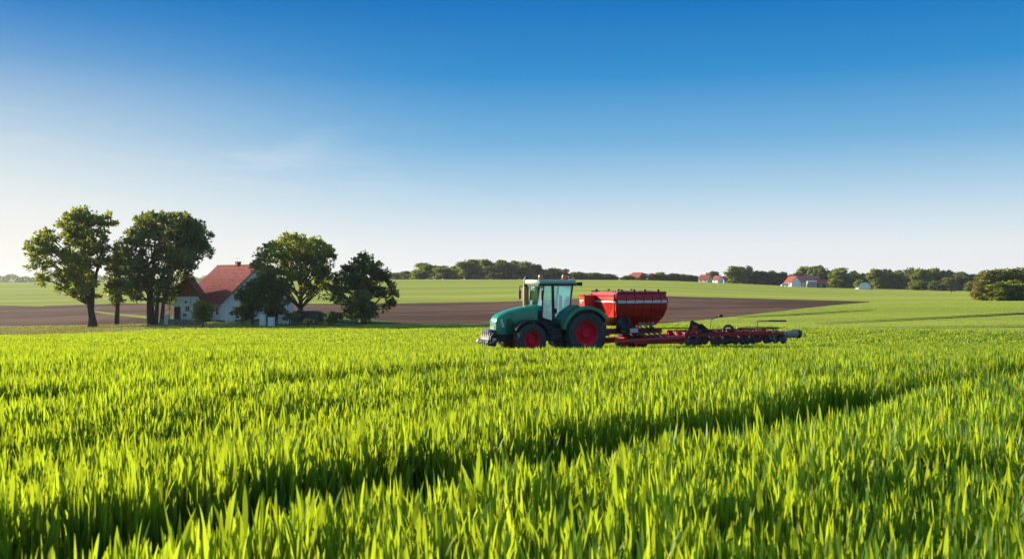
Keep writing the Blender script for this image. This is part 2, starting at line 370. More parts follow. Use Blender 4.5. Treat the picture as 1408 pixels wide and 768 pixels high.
def sow(d0, d1, dens, h, wd, nseg, tillers=1, spread=0.03, lanes=True):
    hw = lambda d: 0.60*d+5.0
    area = (0.60*(d1*d1-d0*d0))+10*(d1-d0)
    n = int(area*dens/tillers)
    y = np.sqrt(rng.uniform(d0*d0, d1*d1, n)); x = rng.uniform(-1, 1, n)*hw(y)
    keep = y < wheat_edge(x/np.maximum(y, 40)) - np.abs(rng.normal(0, 1, n))*np.maximum(0.4, (y-70)*0.10)*np.where(x > 15, 1.8, 1)
    s = x*NV[0]+y*NV[1]; a = x*TV[0]+y*TV[1]
    hm = 1+0.08*wave(s*1.0, a*0.22, 1.3, 0, 6)+0.08*wave(s*1.0, a*0.10, 2.9, 6, 12)+0.05*wave(s, a, 4.0, 12, 18)
    for (s0, hwid, depth) in LANES:
        hwid = hwid*(1+np.clip((a-9)/14, 0, 0.8)) if s0 == -2.94 else hwid
        wob = 0.10*np.sin(a*0.7+s0)+0.05*np.sin(a*2.1+2*s0)
        q = np.abs(s-s0-wob)/hwid
        dens_l = 0.5+0.5*np.sin(a*0.45+s0*3)+0.5*np.sin(a*0.17+s0)
        thr = 1.0 if depth == 1.0 else np.clip(0.5+0.6*dens_l, 0, 1)
        keep &= ~((q < thr) & (rng.uniform(0, 1, n) < 0.94))
        hm *= 1-(0.36 if s0 == -2.94 else 0.42)*np.exp(-np.maximum(0, q-0.7)**2*5)*depth*np.where(thr > 0.6, 1, thr)
    # keep the wheels and the machine free
    for (cx, cy, r) in CLEAR: keep &= (x-cx)**2+(y-cy)**2 > r*r
    x, y, hm = x[keep], y[keep], hm[keep]
    if tillers > 1:
        x = np.repeat(x, tillers)+rng.normal(0, spread, len(x)*tillers); y = np.repeat(y, tillers)+rng.normal(0, spread, len(y)*tillers); hm = np.repeat(hm, tillers)
    n = len(x)
    H = h*hm*np.clip(rng.normal(0.93, 0.08, n), 0.6, 1.12)
    tip = H*(1-0.55*rng.uniform(0, 1, n)**1.7); ln = np.clip(h*rng.uniform(0.30, 0.56, n), 0, tip*0.98)
    stem = rng.uniform(0, 1, n) < 0.12; ln = np.where(stem, tip*0.98, ln)
    return blades(x, y, ln, wd*rng.uniform(0.7, 1.25, n)*np.where(stem, 0.7, 1), nseg, 0.16, tip-ln)
TH = R(22)                                   # the machines head to the left and a little towards the camera
TR = Vector((2.9, 45.6, 0)); TR.z = Z(TR.x, TR.y)
def machine(X, Y): return (TR.x-math.cos(TH)*X+math.sin(TH)*Y, TR.y-math.sin(TH)*X-math.cos(TH)*Y)
CLEAR = [(*machine(0, .95), 0.8), (*machine(0, -.95), 0.8), (*machine(2.65, .9), 0.65), (*machine(2.65, -.9), 0.65), (*machine(4.3, 0), 0.7), (*machine(3.6, 0), 0.5), (*machine(3.6, 0.4), 0.5)]
CLEAR += [(*machine(-2-0.5*k, 0), 0.9) for k in range(22)]
parts = [sow(2.0, 5.0, 4200, 0.47, 0.0155, 5, 10, 0.022), sow(5.0, 9, 3300, 0.45, 0.0145, 4, 9, 0.024), sow(9, 16, 2200, 0.43, 0.0145, 3, 8, 0.028),
         sow(16, 30, 1000, 0.41, 0.017, 2, 5, 0.035), sow(30, 60, 340, 0.40, 0.025, 2, 4, 0.05), sow(60, 150, 48, 0.38, 0.06, 2, 3, 0.12)]
# shorter crop on the rise to the right, up to the ploughed field
lo_px = np.array([540, 700, 900, 960, 1020, 1100, 1150, 1195, 1500]); lo_py = [445, 446, 445, 440, 433.5, 424, 419, 415.3, 413]
lo_d = np.array([unproject(p, q) for p, q in zip(lo_px, lo_py)])
n = 260000; y = np.sqrt(rng.uniform(75**2, 270**2, n)); u = rng.uniform(-0.12, 0.62, n); x = u*y
s_ = x*NV[0]+y*NV[1]
k = (y > wheat_edge(u)*rng.uniform(.8, 1.0, n)) & (y < np.interp(u*F+704, lo_px, lo_d)-1) & (np.abs((s_+6) % 21-10.5) > 0.9)
parts.append(blades(x[k], y[k], 0.16*np.clip(rng.normal(.8, .15, k.sum()), .3, 1.2), 0.07*rng.uniform(.6, 1.2, k.sum()), 1))
off = 0; VV = []; TT = []; RR = []
for v, t, r in parts: VV.append(v); TT.append(t+off); RR.append(r); off += len(v)
wheat = np_mesh('wheat_crop', np.concatenate(VV), np.concatenate(TT), M['wheat'], np.concatenate(RR))
wheat['kind'] = 'stuff'; tag(wheat, 'dense young green wheat with upright pointed leaves filling the foreground field', 'wheat')
print('wheat faces', len(wheat.data.polygons))

M['straw'] = foliage('dry grass', (0.16, 0.15, 0.03), (0.36, 0.31, 0.08), (0.40, 0.36, 0.08), tf=0.35, gloss=0.02)
n = 26000; y = np.sqrt(rng.uniform(138**2, 176**2, n)); u = rng.uniform(-0.62, -0.19, n)
lo_ = np.interp(u*F+704, [-300, 0, 150, 330, 450], [unproject(p, q) for p, q in ((-300, 465), (0, 459.5), (150, 455), (330, 448.5), (450, 446))]); hi_ = np.interp(u*F+704, [-300, 0, 120, 220, 330, 450], [unproject(p, q) for p, q in ((-300, 453), (0, 449), (120, 447.5), (220, 445), (330, 442.5), (450, 443))])
k = (y > lo_-1+rng.normal(0, .6, n)) & (y < hi_+rng.normal(0, 1.2, n)) & (wave(u*y, y, .25, 0, 6)+rng.normal(0, .5, n) > -0.6)
v_, t_, r_ = blades(u[k]*y[k], y[k], rng.uniform(.12, .4, k.sum()), rng.uniform(.05, .12, k.sum()), 2, .3)
o = np_mesh('dry_grass', v_, t_, M['straw'], r_); o['kind'] = 'stuff'; tag(o, 'strip of dry yellowish grass between the wheat and the left ploughed field', 'grass')

# ------------------------------------------------------------------ trees
def leaves(cent, dirs, size, per, spread):
    """leaf faces in tufts round the cluster centres; returns vertices, triangles, random value"""
    n = len(cent)*per
    c = np.repeat(cent, per, 0); dr = np.repeat(dirs, per, 0)
    off = rng.normal(0, 1, (n, 3)); off /= np.linalg.norm(off, axis=1)[:, None]; off *= (rng.uniform(0, 1, n)**0.5)[:, None]*np.repeat(spread, per)[:, None]
    p = c+off*np.array([1, 1, 0.75])
    ax = off/np.maximum(1e-6, np.linalg.norm(off, axis=1))[:, None]*0.7+dr*0.5+rng.normal(0, 0.45, (n, 3))+np.array([0, 0, 0.25]); ax /= np.linalg.norm(ax, axis=1)[:, None]
    sd_ = np.cross(ax, rng.normal(0, 1, (n, 3))); sd_ /= np.linalg.norm(sd_, axis=1)[:, None]
    sz = size*rng.uniform(0.6, 1.3, n)[:, None]
    V = np.stack([p-ax*sz*0.5, p+sd_*sz*0.34+ax*sz*0.05, p+ax*sz*0.6, p-sd_*sz*0.34+ax*sz*0.05], 1).reshape(-1, 3)
    T = (np.arange(n)*4)[:, None]+np.array([[0, 1, 2, 3]])
    rn = np.clip(np.repeat(rng.uniform(0.1, 0.9, len(cent)), per)+rng.normal(0, 0.18, n), 0, 1)
    return V, T, np.repeat(rn, 4)
def crown_points(lobes, dens, shell=(0.55, 1.03)):
    cs = []; dr = []; sp = []
    for (cx, cy, cz, rx, ry, rz) in lobes:
        n = max(4, int(dens*(rx*ry*rz)**(2/3.)))
        d = rng.normal(0, 1, (n, 3)); d[:, 2] += 0.2; d /= np.linalg.norm(d, axis=1)[:, None]
        q = rng.uniform(shell[0], shell[1], n)[:, None]
        cs.append(np.array([cx, cy, cz])+d*q*np.array([rx, ry, rz])); dr.append(d); sp.append(np.full(n, 1.0))
    return np.concatenate(cs), np.concatenate(dr), np.concatenate(sp)
def tree_parts(root, lobes, trunks, leaf_m, dens, size, per, spread, tr=0.45, limb=0.16, twigs=40):
    cs, dr, sp = crown_points(lobes, dens)
    V, T, rn = leaves(cs, dr, size, per, sp*spread*rng.uniform(0.7, 1.3, len(sp)))
    np_mesh('crown', V, T, leaf_m, rn, root)
    b = MB()
    for tk in trunks:
        n = len(tk); r0 = tr*(1.0 if tk is trunks[0] else 0.75)
        b.tube([(tk[0][0], tk[0][1], tk[0][2]-0.3)]+[((tk[0][k]*0.85+tk[1][k]*0.15)) for k in range(3)] and [tk[0]]+tk[1:], [r0*(1.25 if i == 0 else 1-0.75*i/(n-1)) for i in range(n)], 9)
    for (cx, cy, cz, rx, ry, rz) in lobes:
        tk = min(trunks, key=lambda t: abs(t[-1][0]-cx))
        zz = max(tk[1][2]*0.8, cz-0.9*math.hypot(cx-tk[-1][0], cy)-rz*0.6)
        # a point on the trunk at height zz
        p = Vector(tk[0])
        for a, c in zip(tk[:-1], tk[1:]):
            if a[2] <= zz <= c[2]: p = Vector(a).lerp(Vector(c), (zz-a[2])/max(0.01, c[2]-a[2]))
            elif zz > c[2]: p = Vector(c)
        e = Vector((cx, cy, cz)); mid = p.lerp(e, 0.5)+Vector((random.uniform(-.3, .3), random.uniform(-.3, .3), random.uniform(-0.1, 0.5)))
        b.tube([p, mid, e], [limb, limb*0.7, limb*0.35], 6)
        for k in range(max(3, int(twigs/len(lobes)))):
            a = random.uniform(0, 6.28); q = e+Vector((math.cos(a)*rx*.8, math.sin(a)*ry*.8, random.uniform(-.5, .9)*rz))
            s = mid.lerp(e, random.uniform(0, 1)); b.tube([s, s.lerp(q, .5)+Vector((0, 0, .2)), q], [limb*.35, limb*.25, limb*.08], 5)
    b.build('trunk', M['bark'], root, smooth=60)
def px_tree(name, label, cat, d, base, lobes_px, trunks_px, leaf_m, dens=7.5, size=0.46, per=28, spread=0.75, tr=0.45, limb=0.16, flat=0.85, twigs=40, group=None):
    """tree measured in photo pixels at depth d, built in metres round its own base with lobes spread in depth"""
    g = at(base, d); k = d/F
    root = thing(name, label, cat, g, 0, group)
    lob = []
    zc = lambda py: (384-py)*k-g.z
    xs = [l[0] for l in lobes_px]; mid = sum(xs)/len(xs); half = max(1, max(abs(x-mid) for x in xs))
    for (px, py, rx, ry) in lobes_px:
        room = math.sqrt(max(0.05, 1-((px-mid)/half)**2*0.8))*half*k*flat
        lob.append(((px-base)*k, random.uniform(-1, 1)*room, zc(py), rx*k, (rx+ry)/2*k, ry*k))
    # the middle gets depth: mirrored lobes front and back
    for (px, py, rx, ry) in lobes_px:
        if abs(px-mid) < half*0.6:
            lob.append(((px-base)*k+random.uniform(-.5, .5), random.choice((-1, 1))*half*k*flat*random.uniform(.6, 1), zc(py)-0.5, rx*k*.9, rx*k*.9, ry*k*.9))
    tks = [[((px-base)*k, 0.25*i if j else 0.0, zc(py) if i else -0.15) for i, (px, py) in enumerate(t)] for j, t in enumerate(trunks_px)]
    tree_parts(root, lob, tks, leaf_m, dens, size, per, spread, tr, limb, twigs)
    return root
px_tree('broadleaf_tree', 'tall tree with ragged open crown and leaning trunk, farthest left by the ploughed field', 'tree', 160, 129,
        [(118, 302, 26, 14), (148, 306, 16, 14), (92, 314, 20, 13), (140, 330, 22, 16), (104, 332, 22, 15), (72, 326, 14, 9), (66, 343, 20, 11), (54, 349, 11, 7), (92, 352, 20, 14), (122, 358, 20, 16), (148, 352, 14, 15),
         (66, 364, 13, 10), (62, 382, 10, 10), (82, 378, 17, 12), (106, 384, 18, 14), (128, 386, 12, 14), (98, 400, 10, 8), (66, 396, 6, 5), (112, 404, 10, 6)],
        [[(129, 433), (122, 412), (117, 390), (116, 355), (118, 310)], [(124, 418), (127, 395), (132, 370), (140, 330)]], M['oakleaf'], dens=7.6, tr=0.55)
px_tree('broadleaf_tree', 'small slender tree with leaning trunk between the two tall crowns', 'tree', 163, 160,
        [(168, 345, 12, 12), (160, 362, 14, 12), (174, 372, 11, 12), (154, 378, 12, 12), (166, 392, 16, 10), (152, 399, 9, 8), (176, 396, 8, 8), (160, 408, 10, 5)],
        [[(160, 432), (162, 410), (164, 385), (168, 350)]], M['oakleaf2'], tr=0.38, limb=0.10)
px_tree('broadleaf_tree', 'tallest dense dark tree with several trunks beside the white house wing', 'tree', 158, 211,
        [(225, 302, 28, 14), (195, 306, 20, 14), (254, 310, 20, 14), (178, 322, 14, 14), (214, 324, 26, 16), (246, 330, 26, 16), (272, 326, 14, 12), (192, 344, 22, 16), (224, 350, 26, 16), (258, 352, 22, 15), (278, 345, 12, 9), (282, 338, 9, 7),
         (182, 366, 14, 12), (206, 372, 22, 16), (236, 374, 20, 14), (262, 368, 14, 9), (196, 392, 14, 12), (222, 394, 18, 12), (192, 408, 9, 7), (228, 410, 8, 6), (240, 388, 8, 8)],
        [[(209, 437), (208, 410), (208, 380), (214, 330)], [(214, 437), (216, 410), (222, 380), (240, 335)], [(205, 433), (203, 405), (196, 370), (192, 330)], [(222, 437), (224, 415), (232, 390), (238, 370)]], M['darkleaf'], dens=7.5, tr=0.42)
px_tree('broadleaf_tree', 'rounded sunlit tree with one straight trunk right of the house gable', 'tree', 157, 413,
        [(408, 334, 24, 14), (384, 342, 18, 13), (434, 340, 18, 14), (362, 354, 13, 12), (398, 356, 22, 14), (428, 358, 20, 14), (449, 356, 13, 13), (358, 368, 10, 9), (378, 374, 16, 12), (406, 378, 16, 12), (436, 378, 16, 12), (448, 376, 9, 10), (424, 396, 13, 10), (440, 398, 8, 7), (392, 394, 12, 9), (374, 392, 10, 8)],
        [[(413, 440), (413, 420), (414, 395), (412, 345)]], M['oakleaf2'], dens=7.4, tr=0.5)
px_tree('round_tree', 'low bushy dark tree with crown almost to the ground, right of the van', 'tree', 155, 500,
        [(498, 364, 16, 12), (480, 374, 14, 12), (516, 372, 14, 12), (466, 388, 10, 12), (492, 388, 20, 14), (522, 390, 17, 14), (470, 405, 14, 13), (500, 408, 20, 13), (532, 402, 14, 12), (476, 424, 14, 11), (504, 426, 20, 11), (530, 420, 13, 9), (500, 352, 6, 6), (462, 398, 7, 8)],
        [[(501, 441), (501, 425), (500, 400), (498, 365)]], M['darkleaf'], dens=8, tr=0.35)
px_tree('small_tree', 'small dark tree close against the house gable wall', 'tree', 152, 347,
        [(362, 390, 12, 9), (347, 391, 13, 8), (334, 400, 11, 8), (355, 402, 13, 10), (340, 411, 14, 9), (326, 409, 6, 6), (352, 418, 13, 8)],
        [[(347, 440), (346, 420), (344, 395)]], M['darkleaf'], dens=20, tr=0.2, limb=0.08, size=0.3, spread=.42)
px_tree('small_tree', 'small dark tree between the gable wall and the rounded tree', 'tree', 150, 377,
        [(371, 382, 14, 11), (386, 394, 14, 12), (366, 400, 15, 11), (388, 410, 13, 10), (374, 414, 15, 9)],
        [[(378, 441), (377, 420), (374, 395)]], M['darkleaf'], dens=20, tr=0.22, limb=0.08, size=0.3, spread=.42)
def px_bush(name, label, cat, d, base, lobes_px, leaf_m, dens=30, size=0.28, per=24, spread=0.4, group=None):
    top = min(l[1] for l in lobes_px)
    return px_tree(name, label, cat, d, base, lobes_px, [[(base, 440), (base, 432), (base, (top+440)/2-3)]], leaf_m, dens, size, per, spread, 0.08, 0.04, twigs=12, group=group)
px_bush('shrub', 'clipped dark green shrub in front of the house corner', 'shrub', 146, 279, [(279, 419, 9, 7), (275, 427, 9, 8), (284, 427, 10, 9), (279, 435, 12, 6)], M['oakleaf'])
px_bush('shrub', 'bright yellow green bush behind the trunks left of the white wing', 'shrub', 168, 233, [(233, 408, 8, 7), (229, 416, 7, 8), (236, 419, 7, 8)], M['oakleaf2'], dens=7)
px_bush('yellow_shrub', 'low bright yellow bush on the lawn below the rounded tree', 'shrub', 143, 424, [(421, 440.5, 4, 3), (427, 440.5, 4.5, 3)], M['yellowleaf'], size=0.16, spread=0.25)
px_bush('shrub', 'low grey green bush below the rounded tree trunk', 'shrub', 150, 398, [(393, 434, 8, 5), (404, 434, 8, 5)], M['oakleaf'])
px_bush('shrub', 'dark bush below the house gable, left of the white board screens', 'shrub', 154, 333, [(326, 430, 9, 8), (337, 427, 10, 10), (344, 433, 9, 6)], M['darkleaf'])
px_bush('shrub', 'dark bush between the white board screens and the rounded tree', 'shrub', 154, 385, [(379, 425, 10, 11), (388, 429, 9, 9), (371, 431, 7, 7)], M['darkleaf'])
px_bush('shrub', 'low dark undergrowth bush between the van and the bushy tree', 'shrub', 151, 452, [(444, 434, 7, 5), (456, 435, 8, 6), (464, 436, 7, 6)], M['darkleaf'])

# ------------------------------------------------------------------ far trees: a few kinds, each copied with its own size
PROTO = {}; CW = {}; CT = {}
def proto_tree(kind, leaf_m, lobes, size, dens=10, per=13):
    r = thing('far_tree', 'tree', 'tree')
    tree_parts(r, lobes, [[(0, 0, -0.3), (0.05, 0, 2), (0, 0, 6.5)]], leaf_m, dens, size, per, 0.8, 0.22, 0.1, 20)
    v = np.concatenate([np.array([w_.co[:] for w_ in c.data.vertices]) for c in r.children if c.name.startswith('crown')])
    CW[kind] = float(np.percentile(np.hypot(v[:, 0], v[:, 1]), 88)); CT[kind] = float(np.percentile(v[:, 2], 99)); PROTO[kind] = r
def blob(n, w, z0, z1, rr):
    out_ = []
    for k in range(n):
        t = k/(n-1); z = z0+(z1-z0)*t; rad = w*math.sqrt(max(0.02, 1-((t-0.4)/0.68)**2))
        a = random.uniform(0, 6.28); out_.append((math.cos(a)*rad*.7, math.sin(a)*rad*.7, z, rr*random.uniform(.8, 1.15), rr*random.uniform(.8, 1.15), rr*random.uniform(.7, 1.0)))
    out_.append((0, 0, (z0+z1)/2, w*.7, w*.7, (z1-z0)*.42)); out_.append((0, 0, 1.3, w*.95, w*.95, 1.1)); return out_
proto_tree('round', M['darkleaf'], blob(12, 3.6, 1.2, 8.4, 1.8), 0.75)
proto_tree('round2', M['oakleaf'], blob(11, 3.4, 1.2, 8.6, 1.7), 0.75)
proto_tree('wide', M['oakleaf'], blob(16, 4.6, 1.4, 8.2, 2.0), 0.75)
proto_tree('olive', M['oakleaf2'], blob(12, 3.4, 1.1, 8.5, 1.7), 0.75)
proto_tree('tall', M['darkleaf'], blob(12, 1.9, 1.1, 8.8, 1.3), 0.6)
proto_tree('gold', M['goldleaf'], blob(12, 3.6, 1.3, 8.4, 1.8), 0.5, per=14)
proto_tree('red', M['autumn'], blob(12, 3.6, 1.1, 8.4, 1.7), 0.6)
ORD = ['first', 'second', 'third', 'fourth', 'fifth', 'sixth', 'seventh', 'eighth', 'ninth', 'tenth', 'eleventh', 'twelfth', 'thirteenth', 'fourteenth', 'fifteenth', 'sixteenth', 'seventeenth', 'eighteenth', 'nineteenth', 'twentieth',
       'twenty-first', 'twenty-second', 'twenty-third', 'twenty-fourth', 'twenty-fifth', 'twenty-sixth', 'twenty-seventh', 'twenty-eighth', 'twenty-ninth', 'thirtieth']
LOOK = {'round': 'dark rounded tree', 'round2': 'mid green rounded tree', 'wide': 'broad green tree', 'olive': 'olive green tree', 'tall': 'narrow dark upright tree', 'gold': 'golden olive tree', 'red': 'reddish brown tree'}
used = set()
def wood(rows, phrase, group):
    """rows: (px, top py, width px, kind, depth)"""
    rows = sorted(rows)
    for i, (px, top, wpx, kind, d) in enumerate(rows):
        g = at(px, d); h = (384-top)/F*d-g.z; hw = wpx/2/F*d
        s = hw/CW[kind]; sz = h/CT[kind]
        lab = f"{LOOK[kind]}, {ORD[i]} from left {phrase}"
        g.z -= 0.1
        if kind in used: dup(PROTO[kind], g, random.uniform(0, 6.28), (s, s, sz), lab, group)
        else:
            o = PROTO[kind]; used.add(kind); o.location = g; o.scale = (s, s, sz); o['label'] = lab; o['group'] = group
wood([(548, 375, 24, 'round', 700), (562, 373, 24, 'round', 690), (583, 362.5, 34, 'round2', 640), (612, 366, 34, 'olive', 630), (627, 367, 20, 'round', 650), (643, 358, 32, 'round2', 620), (664, 358, 34, 'wide', 640), (684, 359, 34, 'round', 630),
      (704, 360, 28, 'round', 640), (722, 361, 28, 'round2', 625), (735, 364, 22, 'round', 640), (757, 369, 32, 'olive', 640), (776, 370, 16, 'red', 630), (744, 374, 26, 'round', 660), (796, 374, 26, 'round', 650), (814, 375, 26, 'round', 650), (832, 376.5, 26, 'round', 650), (844, 379, 14, 'round', 660)],
     'in the hilltop wood behind the tractor', 'trees of the hilltop wood behind the tractor')
wood([(862, 378.5, 18, 'round2', 640), (884, 376, 18, 'red', 640), (870, 377, 16, 'red', 645), (897, 376, 14, 'red', 640), (909, 374.5, 22, 'olive', 640), (924, 376, 22, 'round', 640), (938, 377, 22, 'round', 650), (950, 378, 18, 'round', 640), (957, 380, 12, 'round', 660),
      (979, 373.5, 20, 'round', 660), (1002, 376, 16, 'red', 650), (1010, 367, 26, 'olive', 610), (1021, 367.5, 18, 'round2', 620), (1030, 366, 11, 'tall', 620), (1042, 373, 22, 'round', 620), (1053, 374, 20, 'round', 620), (1065, 373, 20, 'round', 620), (1075, 374.5, 16, 'round', 620)],
     'in the far row right of the hopper', 'far trees between the hopper and the farm')
wood([(1095, 375, 24, 'red', 640), (1112, 367.5, 28, 'wide', 650), (1129, 366.5, 24, 'round', 640), (1143, 372, 22, 'round', 640), (1158, 369.5, 32, 'olive', 600), (1177, 373.5, 20, 'round', 640), (1191, 376, 24, 'round', 640), (1208, 371, 26, 'round2', 610), (1220, 371, 18, 'round', 620), (1232, 375, 26, 'wide', 610),
      (1240, 373, 26, 'round', 640), (1251, 369, 15, 'tall', 600), (1252, 373, 22, 'round2', 620), (1268, 371, 30, 'round2', 590), (1281, 370, 26, 'round2', 600), (1296, 374, 24, 'round', 600), (1303, 372.5, 20, 'round', 640), (1315, 377, 28, 'round', 590), (1326, 375, 26, 'round', 600), (1340, 378, 26, 'round', 600), (1352, 376, 26, 'round', 610),
      (1305.5, 382, 18, 'gold', 540), (1290, 386, 22, 'round', 545), (1262, 386, 22, 'round2', 560), (1337, 387, 18, 'olive', 530), (1375, 376, 30, 'round', 600), (1400, 376, 30, 'round', 600), (1425, 375, 34, 'round', 600)],
     'in the wood along the right horizon', 'trees of the wood along the right horizon')
wood([(1362, 371.5, 36, 'gold', 268), (1391, 369.5, 44, 'gold', 270), (1351, 386, 26, 'gold', 262), (1412, 374, 40, 'gold', 268), (1372, 388, 30, 'olive', 258), (1399, 386, 34, 'olive', 260)],
     'in the olive thicket at the right edge', 'olive trees of the near thicket on the right')
px_bush('shrub', 'yellow green bush leaning against the white arched hall', 'shrub', 548, 1180, [(1179, 391, 4.5, 5), (1182, 388, 5, 3)], M['oakleaf2'], dens=8, size=0.6, spread=0.8)
# the distant wood on the left horizon, one bluish mass
n = 7000
px = rng.uniform(-330, 545, n); d = rng.uniform(1850, 2050, n); x = (px-704)/F*d; zz = Zt(x, d)
hh = (10.5+2.5*np.sin(px*0.11)+1.6*np.sin(px*0.33+2)+rng.normal(0, 0.8, n))*np.where(px > 300, 0.85, 1.05)
cs = np.stack([x, d, zz+hh*rng.uniform(0.0, 1, n)**0.8], -1); dr = np.tile(np.array([[0, 0, 1.]]), (n, 1))
V, T, rn = leaves(cs, dr, 2.4, 6, np.full(n, 2.2))
fw = np_mesh('distant_wood', V, T, M['darkleaf'], rn); fw['kind'] = 'stuff'; tag(fw, 'distant blue grey wood along the left horizon', 'wood')
# ------------------------------------------------------------------ house and outbuildings
M['white_wall'] = mat('whitewashed render', (0.84, 0.84, 0.82), 0.9, var=0.08, scale=0.8, bump=0.01)
M['tile'] = mat('red roof tiles', (0.30, 0.055, 0.04), 0.8, var=0.4, scale=1.6)
M['tile_dark'] = mat('weathered roof tiles', (0.20, 0.07, 0.055), 0.8, var=0.3, scale=1.5)
M['orange'] = mat('orange tile cladding', (0.36, 0.13, 0.05), 0.8, var=0.25, scale=3)
M['grey_wall'] = mat('grey render', (0.33, 0.32, 0.31), 0.9, var=0.12, scale=0.7)
M['cream'] = mat('cream render', (0.62, 0.55, 0.42), 0.9, var=0.1, scale=0.7)
M['brick'] = mat('chimney brick', (0.28, 0.12, 0.07), 0.9, var=0.3, scale=6)
M['stone'] = mat('field stone wall', (0.19, 0.16, 0.12), 0.95, var=0.45, scale=2.5, bump=0.06)
M['wood'] = mat('dark stained boards', (0.085, 0.06, 0.045), 0.8, var=0.35, scale=3, stretch=(6, 6, 0.4))
M['win'] = mat('window glass', (0.03, 0.04, 0.05), 0.12, var=0.1, spec=0.6)
M['frame'] = mat('white painted frame', (0.75, 0.75, 0.73), 0.5, var=0.05)
M['zinc'] = mat('zinc gutter', (0.35, 0.36, 0.37), 0.4, 0.8, var=0.1)

def tiled_slope(p0, p1, p2, p3, rows, th=0.07):
    """a tiled roof plane: p0-p1 eave, p3-p2 ridge; stepped courses with rolls"""
    b = MB(); p0, p1, p2, p3 = map(Vector, (p0, p1, p2, p3))
    nrm = (p1-p0).cross(p3-p0).normalized()
    if nrm.z < 0: nrm = -nrm
    for i in range(rows):
        a0, a1 = i/rows, (i+1.12)/rows
        a1 = min(a1, 1)
        q = [p0.lerp(p3, a0)+nrm*(th*1.5), p1.lerp(p2, a0)+nrm*(th*1.5), p1.lerp(p2, a1)+nrm*(th*.75), p0.lerp(p3, a1)+nrm*(th*.75)]
        lo = [v-nrm*th*0.7 for v in q]
        b.add(q+lo, [(0, 1, 2, 3), (7, 6, 5, 4), (0, 4, 5, 1), (1, 5, 6, 2), (2, 6, 7, 3), (3, 7, 4, 0)])
    ln = (p1-p0).length; n = max(2, int(ln/0.45))
    for k in range(n+1):
        t = k/n; b.tube([p0.lerp(p1, t)+nrm*th*1.4, p3.lerp(p2, t)+nrm*th*0.7], 0.05, 4)
    return b
def window(root, c, wd, h, ax, out_, pane=(2, 2), proud=0.03):
    """frame with sub-part panes; ax: unit vector along the wall, out_: outward normal"""
    c = Vector(c); ax = Vector(ax); o = Vector(out_); up = Vector((0, 0, 1)); b = MB()
    def bar(cc, a, z, t=0.06): 
        vs = [cc+ax*x*a/2+up*y*z/2+o*q for q in (0, t) for x in (-1, 1) for y in (-1, 1)]
        b.add(vs, [(0, 1, 3, 2), (4, 6, 7, 5), (0, 4, 5, 1), (2, 3, 7, 6), (0, 2, 6, 4), (1, 5, 7, 3)])
    cc = c+o*0.003
    for s in (-1, 1): bar(cc+ax*s*(wd/2), 0.09, h+0.09); bar(cc+up*s*(h/2), wd-0.09, 0.09)
    for i in range(1, pane[0]): bar(cc+ax*(wd*(i/pane[0]-.5)), 0.05, h-0.09, 0.05)
    for i in range(1, pane[1]): bar(cc+up*(h*(i/pane[1]-.5)), wd-0.09, 0.05, 0.04)
    f = b.build('window', M['frame'], root)
    g = MB(); q = [c+o*0.02+ax*x*wd/2+up*y*h/2 for x, y in ((-1, -1), (1, -1), (1, 1), (-1, 1))]
    g.add(q, [(0, 1, 2, 3)]).build('pane', M['win'], f)
    return f

HL, HW, HE, HR = 13.4, 6.8, 3.0, 9.0; HA = R(-45)
g = at(304, 161); hz = g.z; g += Vector((HW*math.cos(HA+R(90)), HW*math.sin(HA+R(90)), 0)); g.z = hz
house = thing('farmhouse', 'white farmhouse with steep red tiled roof standing among the big trees', 'house', g, HA)
# local +X is the direction the gable faces, -Y the side with the wing
b = MB(); b.prism([(-HW, -0.6), (HW, -0.6), (HW, HE), (0, HR-.12), (-HW, HE)], -HL, 0, 'X'); b.build('wall', M['white_wall'], house)
ov = 0.45; sl_ = (HR-HE)/HW
for s in (-1, 1):
    p = [(0.35, s*(HW+ov), HE-ov*sl_), (-HL-.35, s*(HW+ov), HE-ov*sl_), (-HL-.35, 0, HR), (0.35, 0, HR)]
    r_ = tiled_slope(*p, 26).build('roof', M['tile'], house)
    if s == -1:
        MB().tube([(-HL-.4, 0, HR+.12), (.4, 0, HR+.12)], 0.14, 8).build('ridge_tiles', M['tile_dark'], r_)
        c_ = MB().box((-6.6, 0, HR+.35), (.7, .7, .6)).box((-6.6, 0, HR+.68), (.85, .85, .12)).build('chimney', M['brick'], r_)
        a_ = MB().tube([(-7.5, .3, HR-.3), (-7.5, .3, HR+1.5)], .025, 5).tube([(-8.1, .3, HR+1.4), (-6.8, .3, HR+1.4)], .02, 5).tube([(-8, 0, HR+1.4), (-8, .6, HR+1.4)], .015, 5).tube([(-7.1, 0, HR+1.4), (-7.1, .6, HR+1.4)], .015, 5).build('aerial', M['zinc'], r_)
        MB().tube([(.4, -HW-ov-.08, HE-ov*sl_+.02), (-3.6, -HW-ov-.08, HE-ov*sl_+.02)], .07, 8).build('gutter', M['zinc'], r_)
    for e in (0.36, -HL-.36):   # barge boards
        MB().tube([(e, s*(HW+ov), HE-ov*sl_), (e, 0, HR+.02)], .10, 4).build('barge_board', M['wood'], house)
window(house, (0.0, -2.0, 5.2), .9, 1.2, (0, 1, 0), (1, 0, 0)); window(house, (0.0, 1.8, 5.2), .9, 1.2, (0, 1, 0), (1, 0, 0))
for y in (-4, -1.2, 1.8, 4.4): window(house, (0, y, 1.6), 1.0, 1.3, (0, 1, 0), (1, 0, 0))
for x in (-1.2, -2.9): window(house, (x, -HW, 1.55), 0.9, 1.2, (1, 0, 0), (0, -1, 0))
